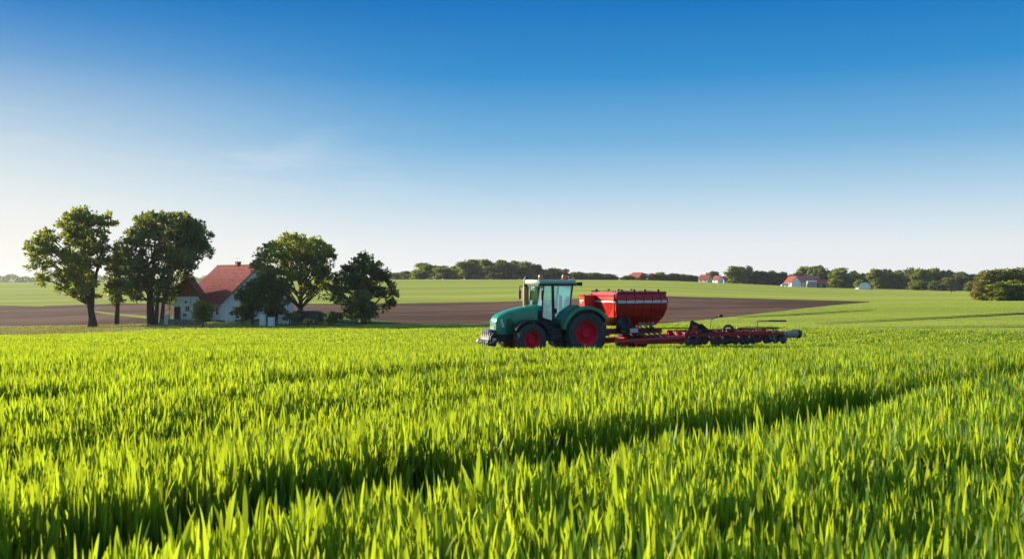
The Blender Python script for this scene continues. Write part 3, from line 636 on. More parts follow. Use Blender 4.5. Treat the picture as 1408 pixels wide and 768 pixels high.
# wing with the clad gable, set at an angle to the main house
WW, WE, WR, WL = 2.05, 3.9, 6.95, 5.0
p = at(256.5, 162.5); dp = Vector((p.x, p.y, hz))-g; wl = Matrix.Rotation(-HA, 3, 'Z') @ dp; wr = R(5)-HA
def wing(o): o.location = wl; o.rotation_euler = (0, 0, wr); return o
wing(MB().prism([(-WW, -.6), (WW, -.6), (WW, WE), (-WW, WE)], 0, WL, 'Y').build('wing_wall', M['white_wall'], house))
cl = wing(MB().prism([(-WW-.02, WE+.003), (WW+.02, WE+.003), (0, WR-.05)], -.04, WL-.3, 'Y').build('gable_cladding', M['orange'], house)); cl['label'] = 'orange tile hung triangular gable of the wing'
b2 = MB()
for i in range(9):   # courses of hung tiles
    z = WE+.12+i*.31; q = (WR-.15-z)/(WR-WE)*WW
    if q > .1: b2.box((0, -.06, z), (q*2, .05, .07))
b2.build('tile_courses', M['tile'], cl)
sw_ = (WR-WE)/WW
wing(tiled_slope((WW+.3, -.35, WE-.3*sw_), (WW+.3, WL, WE-.3*sw_), (0, WL, WR), (0, -.35, WR), 14).build('roof', M['tile_dark'], house))
wing(tiled_slope((-WW-.7, -.35, WE-.7*sw_), (-WW-.7, WL, WE-.7*sw_), (0, WL, WR), (0, -.35, WR), 16).build('roof', M['tile_dark'], house))
for q in ([(WW+.3, -.38, WE-.3*sw_), (0, -.38, WR)], [(-WW-.7, -.38, WE-.7*sw_), (0, -.38, WR)]): wing(MB().tube(q, .09, 4).build('barge_board', M['wood'], house))
for c_, w_, h_, pn in (((.15, 0, 1.9), .7, .8, (2, 2)), ((1.45, 0, 2.1), .8, 1.5, (2, 3)), ((-.1, 0, 3.0), .4, .4, (1, 1)), ((-.3, 0, .9), .6, .6, (2, 1))): wing(window(house, c_, w_, h_, (1, 0, 0), (0, -1, 0), pn))
wing(MB().tube([(.7, -.06, WE-.1), (.7, -.06, WE-1.6), (.2, -.06, WE-1.6)], .05, 6).build('drainpipe', M['zinc'], house))
dr_ = wing(MB().box((-1.45, -.02, 1.05), (1.0, .12, 2.4)).build('garage_door', M['wood'], house))
MB().box((-1.1, -.11, .9), (.12, .08, .12)).build('handle', M['zinc'], dr_)
# porch beside the wing
b = MB().box((-2.0, -HW-.6, 2.30), (3.4, 1.2, .1)); b.build('porch_roof', M['tile_dark'], house)
for x in (-.4, -1.9, -3.4): MB().tube([(x, -HW-1.1, -.5), (x, -HW-1.1, 2.25)], .08, 6).build('porch_post', M['frame'], house)

a, c = at(222, 157), at(270, 152)
b = MB(); n = 14
for i in range(n):
    p, q = a.lerp(c, i/n), a.lerp(c, (i+1)/n); zt = .85+random.uniform(-.08, .08)
    b.box(((p.x+q.x)/2, (p.y+q.y)/2, Z((p.x+q.x)/2, (p.y+q.y)/2)+zt/2-.1), ((q-p).length*.98, .4, zt+.2), (0, 0, math.atan2(q.y-p.y, q.x-p.x)))
tag(b.build('garden_wall', M['stone'], bevel=.04), 'low dark stone garden wall in front of the white wing', 'wall')
g = at(229, 156)
t = thing('gate_pillar', 'pale square pillar at the left end of the garden wall', 'pillar', g)
MB().box((0, 0, .7), (.55, .55, 1.5)).build('shaft', M['cream'], t, bevel=.02); MB().box((0, 0, 1.51), (.7, .7, .12)).build('cap', M['cream'], t, bevel=.02)
def board_panel(px, d, wd, h, label):
    g = at(px, d); t = thing('board_screen', label, 'screen', g, R(8), 'white board screens by the house'); b = MB()
    for i in range(int(wd/.16)): b.box((-wd/2+.16*i+.08, 0, h/2+.05), (.15, .04, h))
    b.build('board_panel', M['frame'], t)
    for s in (-1, 1): MB().box((s*wd/2, .05, h/2), (.1, .1, h+.3)).build('post', M['frame'], t)
board_panel(361, 149, .8, 1.6, 'white upright board screen under the small dark tree')
board_panel(373, 148, .9, 1.3, 'lower white board screen between the two dark tree trunks')
board_panel(391, 153, 1.8, 1.5, 'white board screen just left of the dark van')
board_panel(316, 157, 1.4, 2.1, 'tall white board screen at the house corner')

# vans
M['van_dark'] = mat('dark van paint', (0.03, 0.033, 0.045), 0.3, var=0.1, spec=0.5)
M['rubber'] = mat('tyre rubber', (0.062, 0.060, 0.057), 0.9, var=0.3, scale=5, bump=0.004)
M['white_paint'] = mat('white van paint', (0.75, 0.75, 0.75), 0.35, var=0.05)
M['steel'] = mat('grey steel', (0.30, 0.29, 0.28), 0.45, 0.6, var=0.2)
M['lamp'] = mat('lamp lens', (0.85, 0.85, 0.8), 0.15, var=0.05, spec=0.8)
M['redlens'] = mat('tail lamp lens', (0.45, 0.02, 0.02), 0.2, var=0.05)
def van(label, g, rz, paint):
    t = thing('parked_van', label, 'van', g, rz)
    prof = [(-2.55, .45), (-2.6, 1.2), (-2.5, 2.0), (-2.3, 2.12), (.9, 2.12), (1.25, 2.02), (1.9, 1.25), (2.55, 1.02), (2.62, .5), (2.45, .32), (-2.45, .32)]
    MB().prism(prof, -.9, .9).build('body', paint, t, bevel=.06, smooth=35)
    for s in (-1, 1):
        MB().prism([(.55, 1.3), (1.55, 1.3), (1.1, 1.85), (.55, 1.85)], s*.905, s*.915).build('side_window', M['win'], t)
        MB().box((2.58, s*.65, .85), (.1, .3, .2)).build('headlight', M['lamp'], t, bevel=.02)
        MB().box((-2.6, s*.75, 1.0), (.06, .15, .4)).build('tail_light', M['redlens'], t)
        for x in (-1.6, 1.65):
            wv = MB().lathe([(.05, -.10), (.2, -.11), (.21, .11), (.05, .10)], (x, s*.82, .34), 'Y', 16).build('wheel', M['steel'], t, 40)
            MB().lathe([(.21, -.1), (.3, -.11), (.34, -.07), (.34, .07), (.3, .11), (.21, .1)], (x, s*.82, .34), 'Y', 20, True).build('tyre', M['rubber'], wv, 40)
    MB().add([(1.29, -.78, 1.98), (1.29, .78, 1.98), (1.9, .82, 1.3), (1.9, -.82, 1.3)], [(0, 1, 2, 3)]).build('windscreen', M['win'], t).location = (.02, 0, .02)
    return t
van('dark van parked in deep shade beneath the rounded tree', at(419, 154), R(176), M['van_dark'])

# far buildings
def gable_house(name, label, cat, px, d, ln, wd, eave, ridge, rz, wall, roof, wins=2, chimney=False):
    g = at(px, d); t = thing(name, label, cat, g, rz)
    MB().prism([(-wd/2, -1.0), (wd/2, -1.0), (wd/2, eave), (0, ridge-.1), (-wd/2, eave)], -ln/2, ln/2, 'X').build('wall', wall, t)
    s = (ridge-eave)/(wd/2); b = MB()
    for q in (-1, 1):
        o_ = wd/2+.4
        b.loft([[(x, q*o_, eave-.4*s), (x, 0, ridge), (x, 0, ridge+.2), (x, q*o_, eave-.4*s+.2)] for x in (-ln/2-.3, ln/2+.3)])
    rf = b.build('roof', roof, t)
    if chimney: MB().box((ln*.15, 0, ridge+.4), (.8, .8, 1.6)).build('chimney', M['brick'], rf)
    for i in range(wins):
        x = -ln/2+ln*(i+.5)/wins; window(t, (x, -wd/2, eave*.55), 1.0, 1.3, (1, 0, 0), (0, -1, 0))
    window(t, (-ln/2, 0, eave*.55), 1.0, 1.3, (0, 1, 0), (-1, 0, 0))
    return t
M['fartile'] = mat('bright red tiles', (0.30, 0.055, 0.035), 0.8, var=0.2, scale=1)
M['purple'] = mat('faded red sheet roof', (0.34, 0.11, 0.12), 0.7, var=0.15, scale=.5)
gable_house('farmhouse', 'small farmhouse with white gable and bright red roof on the right horizon', 'house', 1090, 560, 6.5, 6.4, 2.5, 5.7, R(-70), M['white_wall'], M['fartile'])
gable_house('barn', 'long barn with faded purplish red roof beside the white gabled farmhouse', 'barn', 1109, 572, 14, 8, 2.9, 6.0, R(4), M['cream'], M['purple'], 3)
gable_house('shed', 'grey block shed in front of the long purplish roofed barn', 'shed', 1116, 560, 4.6, 4, 3.1, 3.6, R(2), M['grey_wall'], M['grey_wall'], 1)
gable_house('shed', 'low shed with brownish red roof at the right end of the far farm', 'shed', 1127, 568, 6, 6, 2.2, 4.6, R(-6), M['wood'], M['tile'], 1)
gable_house('house', 'cottage with red roof and peach wall half hidden right of the hopper', 'house', 970, 590, 6.0, 6, 1.9, 4.3, R(-40), M['cream'], M['fartile'], 2, True)
gable_house('house', 'red roofed cottage among the trees right of the peach walled cottage', 'house', 987, 600, 5.0, 5, 1.9, 4.1, R(-60), M['white_wall'], M['fartile'], 1)
gable_house('house', 'red roofed house farthest left on the horizon, nearly hidden by reddish trees', 'house', 877, 640, 8, 7, 1.8, 4.8, R(-50), M['brick'], M['fartile'], 2)
gable_house('shed', 'tiny peach coloured shed right of the red roofed cottages', 'shed', 997, 595, 2.2, 2.5, 2.0, 3.0, R(5), M['cream'], M['fartile'], 1)
van('small white van parked left of the far red roofed farm', at(1079, 548), R(190), M['white_paint']).scale = (.8, .9, .8)
# arched hall
g = at(1189.5, 545); t = thing('arched_hall', 'white round-arched hall with dark frame at the wood edge on the right', 'hall', g, R(-12))
rad = 3.5; arc = [(rad*math.cos(math.pi*k/20), max(0, rad*1.12*math.sin(math.pi*k/20))) for k in range(21)]
MB().prism(arc, .15, 12).build('arched_roof', M['white_paint'], t, 30)
MB().prism([(x*.97, z*.97-.02) for x, z in arc], 0, .14).build('front_wall', M['white_paint'], t)
b = MB()
b.tube([(x*1.02, -.05, z*1.02) for x, z in arc[:14]], .22, 6); b.box((rad*1.02, -.3, .2), (.5, .5, 1.6)); b.build('door_frame', M['wood'], t)
MB().box((-.4, -.02, 1.0), (1.8, .06, 2.2)).build('door', M['frame'], t)
g = at(1308, 430); t = thing('marker_post', 'short dark marker post standing alone on the right-hand field', 'post', g)
MB().tube([(0, 0, -.3), (0, 0, 1.2)], .09, 6).build('post', M['wood'], t); MB().box((0, 0, 1.3), (.7, .1, .6)).build('plate', M['wood'], t)

# ------------------------------------------------------------------ tractor
M['green'] = mat('green tractor paint', (0.015, 0.25, 0.145), 0.3, var=0.28, scale=1.6, spec=0.6)
M['darkgreen'] = mat('dark green paint', (0.010, 0.12, 0.06), 0.32, var=0.1, spec=0.6)
M['paleroof'] = mat('pale green roof', (0.26, 0.38, 0.28), 0.4, var=0.06)
M['red'] = mat('red machine paint', (0.50, 0.018, 0.012), 0.32, var=0.12, scale=1.2, spec=0.5)
M['rimred'] = mat('red wheel rim', (0.82, 0.014, 0.04), 0.55, var=0.15, spec=0.25)
M['black'] = mat('black plastic', (0.02, 0.021, 0.023), 0.55, var=0.2)
M['charcoal'] = mat('charcoal steel', (0.05, 0.052, 0.06), 0.5, 0.3, var=0.25)
M['sage'] = mat('pale green reflection', (0.12, 0.28, 0.2), 0.35, var=0.1)  # pale tone painted for the reflection on the hood side
M['silver'] = mat('pale metal', (0.55, 0.54, 0.50), 0.35, 0.7, var=0.15)
M['copper'] = mat('heat browned exhaust', (0.36, 0.20, 0.13), 0.5, 0.4, var=0.15, scale=2)
M['amber'] = mat('amber beacon lens', (0.75, 0.16, 0.02), 0.15, var=0.05, spec=0.8)
M['stripe'] = mat('white stripe', (0.62, 0.6, 0.6), 0.5, var=0.05)
M['mud'] = mat('dusty worn steel', (0.36, 0.29, 0.22), 0.85, 0.0, var=0.4, scale=4, bump=0.01)
M['maroon'] = mat('dark red frame', (0.36, 0.014, 0.02), 0.4, var=0.25, scale=2)
M['seatmat'] = mat('grey seat', (0.2, 0.2, 0.2), 0.9, var=0.1)
def glass(name, tint, refl):
    m = bpy.data.materials.new(name); m.use_nodes = True; t = m.node_tree; t.nodes.clear(); lk = t.links.new
    o = t.nodes.new('ShaderNodeOutputMaterial'); tr = t.nodes.new('ShaderNodeBsdfTransparent'); tr.inputs[0].default_value = (*tint, 1)
    gl = t.nodes.new('ShaderNodeBsdfGlossy'); gl.inputs['Roughness'].default_value = 0.03; gl.inputs[0].default_value = (0.50, 0.86, 0.92, 1)
    lw = t.nodes.new('ShaderNodeLayerWeight'); lw.inputs[0].default_value = refl
    mx = t.nodes.new('ShaderNodeMixShader'); ma = t.nodes.new('ShaderNodeMath'); ma.operation = 'MULTIPLY_ADD'; ma.inputs[1].default_value = 0.5; ma.inputs[2].default_value = 0.24; ma.use_clamp = True; lk(lw.outputs['Facing'], ma.inputs[0]); lk(ma.outputs[0], mx.inputs[0]); lk(tr.outputs[0], mx.inputs[1]); lk(gl.outputs[0], mx.inputs[2]); lk(mx.outputs[0], o.inputs[0])
    return m
M['glass'] = glass('tinted cab glass', (0.60, 0.85, 0.86), 0.62)

RZ = math.pi+TH
def on(X, Y): p = machine(X, Y); return Vector((p[0], p[1], Z(*p)))
tractor = thing('tractor', 'green tractor with red wheel rims and glazed cab pulling a red seed hopper', 'tractor', TR, RZ)
def rrect(x, hw, z0, z1, r=.12, n=4, crown=0.0):
    """rounded-top section across the hood at x"""
    pts = [(x, -hw, z0), (x, hw, z0)]
    for k in range(n+1):
        t = math.pi/2*k/n; pts.append((x, hw-r+r*math.cos(t), z1-r+r*math.sin(t)))
    for k in range(n+1):
        t = math.pi/2*k/n; pts.append((x, -hw+r-r*math.sin(t), z1-r+r*math.cos(t)))
    # raise the middle a little
    return [(p[0], p[1], p[2]+(crown*(1-(p[1]/hw)**2) if p[2] > z1-r*1.01 else 0)) for p in pts]
hood = MB().loft([rrect(1.55, .50, 1.05, 2.24, .12, 5, .06), rrect(2.2, .50, 1.05, 2.22, .13, 5, .06), rrect(2.9, .48, 1.02, 2.12, .14, 5, .06), rrect(3.45, .46, 1.0, 1.98, .14, 5, .06), rrect(3.82, .44, .98, 1.83, .14, 5, .05), rrect(3.97, .41, 1.0, 1.72, .12, 5, .03), rrect(4.04, .37, 1.05, 1.58, .1, 5, .0)])
hood = hood.build('hood', M['green'], tractor, 40)
for s in (-1, 1):
    MB().prism([(2.1, 1.15), (1.62, 1.15), (1.62, 2.0), (2.1, 2.02)], s*.505, s*.525).build('vent_panel', M['black'], hood)
    MB().prism([(2.25, 1.74), (2.25, 1.96), (2.7, 1.92), (3.05, 1.70)], s*.495, s*.508).build('side_reflection', M['sage'], hood)  # pale plate stands in for the reflective area of the hood
    MB().prism([(3.25, 1.02), (3.62, 1.02), (3.6, 1.62), (3.42, 1.72), (3.22, 1.5)], s*.455, s*.475).build('nose_panel', M['darkgreen'], hood)
    MB().prism([(3.66, 1.30), (3.8, 1.30), (3.86, 1.66), (3.78, 1.70)], s*.425, s*.455).build('nose_trim', M['stripe'], hood)
    b = MB()
    for k in range(7): b.box((2.45+.13*k, s*.5, 1.35-.01*k), (.05, .03, .34))
    b.build('side_vent', M['black'], hood)
    MB().loft([[(3.72, s*.40, 1.42), (3.72, s*.40, 1.62), (3.66, s*.44, 1.6), (3.66, s*.44, 1.45)], [(4.02, s*.12, 1.36), (4.02, s*.12, 1.52), (3.99, s*.33, 1.55), (3.99, s*.34, 1.40)]]).build('headlight', M['lamp'], tractor, bevel=.01)
b = MB().box((4.02, 0, 1.2), (.06, .54, .28))
b.build('grille', M['black'], tractor)
b = MB()
for k in range(5): b.box((4.06, 0, 1.1+.055*k), (.03, .5, .02))
b.build('grille_bars', M['silver'], tractor)
# front linkage and weight
b = MB(); b.box((3.75, 0, .85), (.7, .6, .36)); b.box((3.2, 0, .92), (1.2, .5, .4)); b.build('chassis', M['charcoal'], tractor, bevel=.03)
b = MB().prism([(4.06, .45), (4.36, .5), (4.44, .75), (4.36, 1.12), (4.2, 1.2), (4.06, 1.15)], -.55, .55); wt = b.build('front_weight', M['charcoal'], tractor, bevel=.05)
b = MB()
for y in (-.36, -.12, .12, .36): b.box((4.25, y, .85), (.36, .03, .72))
b.build('weight_slots', M['silver'], wt)
for s in (-1, 1):
    b = MB().tube([(4.05, s*.58, .75), (4.3, s*.62, .55), (4.42, s*.62, .62)], [.07, .06, .05], 8).tube([(4.05, s*.3, 1.15), (4.3, s*.55, .95), (4.35, s*.6, .58)], .05, 8).lathe([(.04, -.07), (.12, -.07), (.12, .07), (.04, .07)], (4.44, s*.62, .66), 'Y', 14)
    b.build('front_linkage', M['silver' if s < 0 else 'charcoal'], tractor, 40)
    MB().tube([(4.15, s*.57, .9), (4.25, s*.6, 1.02), (4.34, s*.585, .9), (4.34, s*.585, .7)], .06, 8).build('hydraulic_hose', M['black'], tractor, 50)
    MB().lathe([(.02, -.03), (.13, -.03), (.15, 0), (.13, .03), (.02, .03)], (4.22, s*.57, .72), 'Y', 16).build('weight_cap', M['silver'], wt, 40)
def wheel(root, X, Y, rad, wd, steer=0, lugs=20, rimr=.5):
    s = 1 if Y > 0 else -1; h = wd/2; rr = rad*rimr
    m = Matrix.Translation((X, Y, rad)) @ Matrix.Rotation(steer, 4, 'Z')
    rim = MB().lathe([(.02, .10), (.16, .13), (.2, .06), (rr*.45, .0), (rr*.8, -.02), (rr*.93, .06), (rr*.96, h*.78), (rr*1.06, h*.84), (rr*1.06, h*.74), (rr*1.0, .0), (rr*1.0, -h*.7), (rr*1.06, -h*.8), (rr*.96, -h*.78), (rr*.9, -.10), (.02, -.12)], (0, 0, 0), 'Y', 40)
    for k in range(8):
        a = 2*math.pi*k/8; rim.tube([(rr*.42*math.cos(a), -.02, rr*.42*math.sin(a)), (rr*.42*math.cos(a), .05, rr*.42*math.sin(a))], .025, 6)
        rim.box((rr*.68*math.cos(a+.4), .03, rr*.68*math.sin(a+.4)), (rr*.34, .05, .05), (0, -(a+.4), 0))
    ty = MB().lathe([(rr*1.03, h*.72), (rr*1.12, h*.92), (rad*.78, h*1.04), (rad*.90, h*1.0), (rad*.95, h*.8), (rad*.96, h*.3), (rad*.96, -h*.3), (rad*.95, -h*.8), (rad*.90, -h), (rad*.78, -h*1.04), (rr*1.12, -h*.92), (rr*1.03, -h*.72)], (0, 0, 0), 'Y', 48, True)
    for k in range(lugs):
        for q in (-1, 1):
            a = 2*math.pi*(k+(.5 if q > 0 else 0))/lugs; pts = []
            for (t, da, hr) in ((0, 0, .985), (.55, -.12, 1.0), (1.0, -.2, .955)):
                pts.append(Vector((rad*hr*math.cos(a+da), q*h*t*1.0, rad*hr*math.sin(a+da))))
            ty.tube(pts, [rad*.036, rad*.036, rad*.03], 4)
    flip = Matrix.Diagonal((1, s, 1, 1))
    rim.v = [tuple(m @ flip @ Vector(v)) for v in rim.v]; ty.v = [tuple(m @ flip @ Vector(v)) for v in ty.v]
    o = rim.build('wheel', M['rimred'], root, 35); ty.build('tyre', M['rubber'], o, 40); return o
for s in (-1, 1):
    wheel(tractor, 0, s*.95, 1.0, .62, 0, 22, .52)
    wheel(tractor, 2.65, s*.92, .76, .52, R(8), 18, .5)
    # rear fender with black lip
    def arcf(r0, r1, y0, y1, a0, a1, n=16):
        return [[(r0*math.cos(a), y0, 1+r0*math.sin(a)), (r0*math.cos(a), y1, 1+r0*math.sin(a)), (r1*math.cos(a), y1, 1+r1*math.sin(a)), (r1*math.cos(a), y0, 1+r1*math.sin(a))] for a in np.linspace(a0, a1, n)]
    fd = MB().loft(arcf(1.09, 1.22, s*.55, s*1.27, R(10), R(150))); fd = fd.build('rear_fender', M['green'], tractor, 40)
    MB().loft(arcf(1.02, 1.088, s*.9, s*1.29, R(5), R(150))).build('fender_lip', M['black'], fd, 40)
    MB().prism([(1.08, 1.25), (1.25, 1.25), (1.3, 1.6), (.95, 2.0), (.5, 2.28), (.3, 2.2), (.85, 1.75)], s*.56, s*1.2).build('fender_skirt', M['darkgreen'], fd, bevel=.03)
    MB().box((-1.05, s*1.0, 1.75), (.06, .2, .12)).build('tail_light', M['redlens'], tractor)
    def arcw(r0, r1, y0, y1, a0, a1, n=14): return [[(2.65+r*math.cos(a), y, .76+r*math.sin(a)) for r, y in ((r0, y0), (r0, y1), (r1, y1), (r1, y0))] for a in np.linspace(a0, a1, n)]
    MB().loft(arcw(.84, .90, s*.64, s*1.2, R(30), R(172))).build('front_fender', M['black'], tractor, 40)
    b = MB()
    for k in range(4): b.box((1.42, s*(.95+.02*k), .55+.32*k), (.5, .28, .05))
    for x in (1.18, 1.66): b.box((x, s*.98, 1.05), (.04, .04, 1.1))
    b.build('steps', M['charcoal'], tractor)
    MB().box((1.62, s*.72, .98), (.85, .42, .6)).build('fuel_tank', M['charcoal'], tractor, bevel=.06)
    # mirror
    b = MB().tube([(1.95, s*.82, 3.0), (2.25, s*1.2, 3.1), (2.25, s*1.28, 2.95)], .025, 6); ar = b.build('mirror_arm', M['black'], tractor)
    MB().box((2.25, s*1.28, 2.72), (.10, .24, .46)).build('mirror', M['black'], ar, bevel=.03)
    b = MB().box((2.05, s*.55, 3.16), (.1, .16, .12)).box((2.05, s*.3, 3.16), (.1, .16, .12)); b.build('work_lights', M['lamp'], tractor, bevel=.015)
b = MB().tube([(2.65, -.75, .76), (2.65, .75, .76)], .13, 10).box((2.65, 0, .8), (.4, .45, .35)).tube([(0, -.8, 1.0), (0, .8, 1.0)], .22, 12).box((.6, 0, 1.0), (2.2, .7, .6)).build('axles', M['charcoal'], tractor)
# cab
b = MB().box((1.25, 0, 1.42), (1.45, 1.25, .35)); b.build('cab_floor', M['charcoal'], tractor, bevel=.03)
base = {'A': (2.02, .70, 1.95), 'B': (1.46, .80, 1.55), 'C': (.66, .74, 2.05)}; topp = {'A': (1.88, .72, 3.2), 'B': (1.48, .76, 3.2), 'C': (.50, .74, 3.2)}
b = MB()
for s in (-1, 1):
    for k, r in (('A', .03), ('B', .07), ('C', .055)):
        p, q = base[k], topp[k]; b.tube([(p[0], s*p[1], p[2]-.3 if k == 'A' else p[2]), (q[0], s*q[1], q[2])], r, 4)
    b.tube([(1.9, s*.72, 3.17), (.5, s*.74, 3.17)], .06, 4); b.tube([(2.02, s*.7, 1.75), (1.48, s*.78, 1.55)], .05, 4); b.tube([(1.46, s*.78, 1.55), (1.0, s*.76, 1.62), (.66, s*.74, 2.05)], .05, 4)
b.tube([(1.9, -.72, 3.17), (1.9, .72, 3.17)], .06, 4); b.tube([(.5, -.74, 3.17), (.5, .74, 3.17)], .07, 4); b.tube([(.66, -.74, 2.05), (.66, .74, 2.05)], .05, 4)
b.build('cab_frame', M['black'], tractor)
def pane(name, pts): return MB().add(pts, [tuple(range(len(pts)))]).build(name, M['glass'], tractor)
pane('windscreen', [(2.03, -.68, 1.7), (2.03, .68, 1.7), (1.90, .70, 3.14), (1.90, -.70, 3.14)])
pane('rear_window', [(.65, -.72, 2.05), (.65, .72, 2.05), (.51, .72, 3.14), (.51, -.72, 3.14)])
for s in (-1, 1):
    py_ = lambda z: s*(.795-.045*(z-1.58)/1.54)
    pane('side_window', [(x, py_(z), z) for x, z in ((1.98, 1.72), (1.53, 1.58), (1.54, 3.12), (1.88, 3.12))])
    dg = pane('door', [(x, py_(z), z) for x, z in ((1.4, 1.58), (1.02, 1.66), (.68, 2.08), (.55, 3.12), (1.42, 3.12))])
    MB().box((1.34, s*.82, 2.0), (.05, .05, .22)).build('handle', M['black'], dg)
rf = MB().loft([[(x, y*k, z) for x, y in ((.38, -.86), (2.15, -.84), (2.28, -.6), (2.28, .6), (2.15, .84), (.38, .86), (.30, .6), (.30, -.6))] for k, z in ((.97, 3.2), (1, 3.23), (1, 3.30), (.93, 3.37), (.7, 3.40))]).build('cab_roof', M['paleroof'], tractor, 50)
MB().loft([[(x, y, z) for x, y in ((.33, -.82), (2.2, -.8), (2.2, .8), (.33, .82))] for z in (3.12, 3.2)]).build('roof_lining', M['black'], rf)
for (X, Y) in ((1.95, .45), (.72, .3)):
    b = MB().lathe([(.001, 0), (.09, 0), (.09, .05), (.001, .05)], (X, Y, 3.38), 'Z', 14).build('beacon', M['black'], tractor)
    MB().lathe([(.001, 0), (.085, 0), (.085, .13), (.06, .19), (.001, .2)], (X, Y, 3.43), 'Z', 16).build('beacon_lens', M['amber'], b, 40)
b = MB().tube([(.32, .8, 3.2), (.2, .82, 3.22)], .07, 8).box((.15, .82, 3.2), (.12, .2, .16)).build('rear_work_light', M['black'], tractor)
ex = MB().tube([(2.2, -.62, 1.9), (2.2, -.62, 2.3), (2.2, -.62, 3.1)], [.11, .14, .135], 14).build('exhaust', M['copper'], tractor, 40)
MB().tube([(2.2, -.62, 3.1), (2.2, -.62, 3.38), (2.14, -.62, 3.5)], [.12, .11, .1], 12).build('exhaust_tip', M['black'], ex, 40)
MB().box((1.05, 0, 1.85), (.5, .5, .16)).box((.82, 0, 2.3), (.14, .48, .8)).build('seat', M['seatmat'], tractor, bevel=.05)
sw = MB().lathe([(.19, -.015), (.21, 0), (.19, .015), (.17, 0)], (0, 0, 0), 'Z', 20, True).tube([(0, 0, 0), (.12, 0, -.6)], .04, 8).box((0, 0, 0), (.36, .03, .02))
o = sw.build('steering_wheel', M['black'], tractor); o.location = (1.45, 0, 2.25); o.rotation_euler = (0, R(-28), 0)
MB().box((1.75, 0, 1.9), (.3, .6, .5)).build('dashboard', M['charcoal'], tractor, bevel=.05)
b = MB()
for s in (-1, 1): b.tube([(-.3, s*.35, .8), (-1.3, s*.42, .62)], .06, 8); b.tube([(-.25, s*.3, 1.4), (-.8, s*.4, 1.35), (-1.0, s*.42, .7)], .045, 8)
b.tube([(-.3, 0, .7), (-1.35, 0, .66)], .09, 8); b.build('rear_linkage', M['charcoal'], tractor, 40)

# ------------------------------------------------------------------ seed hopper cart
cart = thing('seed_hopper', 'red seed hopper cart with white stripe hitched behind the green tractor', 'hopper', on(-2.7, 0), RZ)
X0, X1 = 1.28, -1.42      # local front and rear
def sec(x, k=1.0, dz=0.0): return [(x, y*k, z+dz) for y, z in ((-.45, 1.32), (-1.2, 1.80), (-1.31, 2.12), (-1.38, 2.55), (-1.28, 2.86), (1.28, 2.86), (1.38, 2.55), (1.31, 2.12), (1.2, 1.80), (.45, 1.32))]
def narrow(x, zb): return [(x, y, max(z, zb)) for (_, y, z) in sec(0)]
body = MB().loft([[(X0-.30 if z < 1.5 else (X0-.08 if z < 2.0 else X0), y*.98, z) for (_, y, z) in sec(0)], [(X0-.3, y, z) for (_, y, z) in sec(0)], [(0.2, y, z) for (_, y, z) in sec(0)], [(-.9, y, z) for (_, y, z) in sec(0)], [(-1.28, y*.98, 1.55+(z-1.55)*.98 if z < 2.8 else z-.02) for (_, y, z) in sec(0)], [(X1+(.35 if z < 1.5 else .12 if z < 2 else .0 if z < 2.6 else .08), y*.93, z if z < 2.8 else z-.06) for (_, y, z) in sec(0)]])
body = body.build('tank', M['red'], cart, None, bevel=.015)
for s in (-1, 1):
    MB().prism([(X0-.06, 2.38), (X0-.06, 2.51), (X1+.14, 2.51), (X1+.14, 2.38)], s*1.35, s*1.385).build('stripe', M['stripe'], body)
    b = MB()
    for x in (.8, .35, -.1, -.55, -1.0): b.tube([(x, s*1.29, 2.86), (x, s*1.39, 2.55), (x, s*1.32, 2.12), (x, s*1.21, 1.80)], .03, 4)
    b.build('rib', M['maroon'], body)
    b = MB().tube([(X0-.02, s*1.30, 2.86), (X1+.10, s*1.27, 2.84)], .065, 4).build('top_rail', M['maroon'], body)
    for x in (1.0, .35, -.2, -.9): MB().box((x, s*1.26, 2.92), (.12, .1, .16)).build('latch', M['black'], body, bevel=.01)
b = MB().box((X0+.02, 0, 2.44), (.03, 2.5, .06)).build('front_stripe', M['stripe'], body)
b = MB().tube([(X0+.02, -1.15, 2.72), (X0+.02, 1.15, 2.72)], .03, 6)
for y in (-1.15, 1.15): b.tube([(X0+.03, y, 2.8), (X0+.02, y*.98, 2.1), (X0-.12, y*.8, 1.7)], .035, 6)
b.build('front_ribs', M['red'], body)
cv = MB().loft([[(x, y, z) for y, z in ((-1.18, 2.84), (-.6, 2.885), (.6, 2.885), (1.18, 2.84))] for x in (X0-.12, X1+.3)]).build('cover', M['maroon'], body, bevel=.02)
b = MB()
for x in (.9, -.1, -1.0): b.tube([(x, -1.2, 2.88), (x, -.6, 2.92), (x, .6, 2.92), (x, 1.2, 2.88)], .025, 6)
b.build('cover_hoops', M['black'], cv)
# small front box towards the tractor
fb = MB().prism([(1.3, 2.1), (1.85, 2.16), (1.87, 2.7), (1.3, 2.74)], -1.35, -.72).build('front_box', M['red'], cart, bevel=.04)
b = MB().tube([(1.88, -1.33, 2.72), (1.88, -.74, 2.72)], .04, 6)
b.build('box_lid', M['red'], fb)
MB().box((1.872, -1.03, 2.47), (.012, .4, .05)).box((1.872, -1.1, 2.37), (.012, .22, .03)).build('box_stripe', M['stripe'], fb)
b = MB(); b.box((1.55, -1.0, 2.03), (.5, .12, .16)); b.tube([(1.5, -1.0, 2.05), (1.3, -.7, 1.6), (1.0, -.4, 1.1)], .06, 8); b.build('box_bracket', M['charcoal'], fb)
b = MB()
for s in (-1, 1):
    b.box((0, s*.55, 1.05), (3.0, .14, .2)); b.tube([(.9, s*.55, 1.1), (.7, s*.8, 1.75)], .06, 6); b.tube([(-.9, s*.55, 1.1), (-.8, s*.8, 1.75)], .06, 6)
    b.tube([(0, s*.55, 1.1), (0, s*.9, 1.7)], .05, 6)
b.box((-.2, 0, .95), (.3, 1.9, .16)); b.build('frame', M['maroon'], cart)
b = MB()
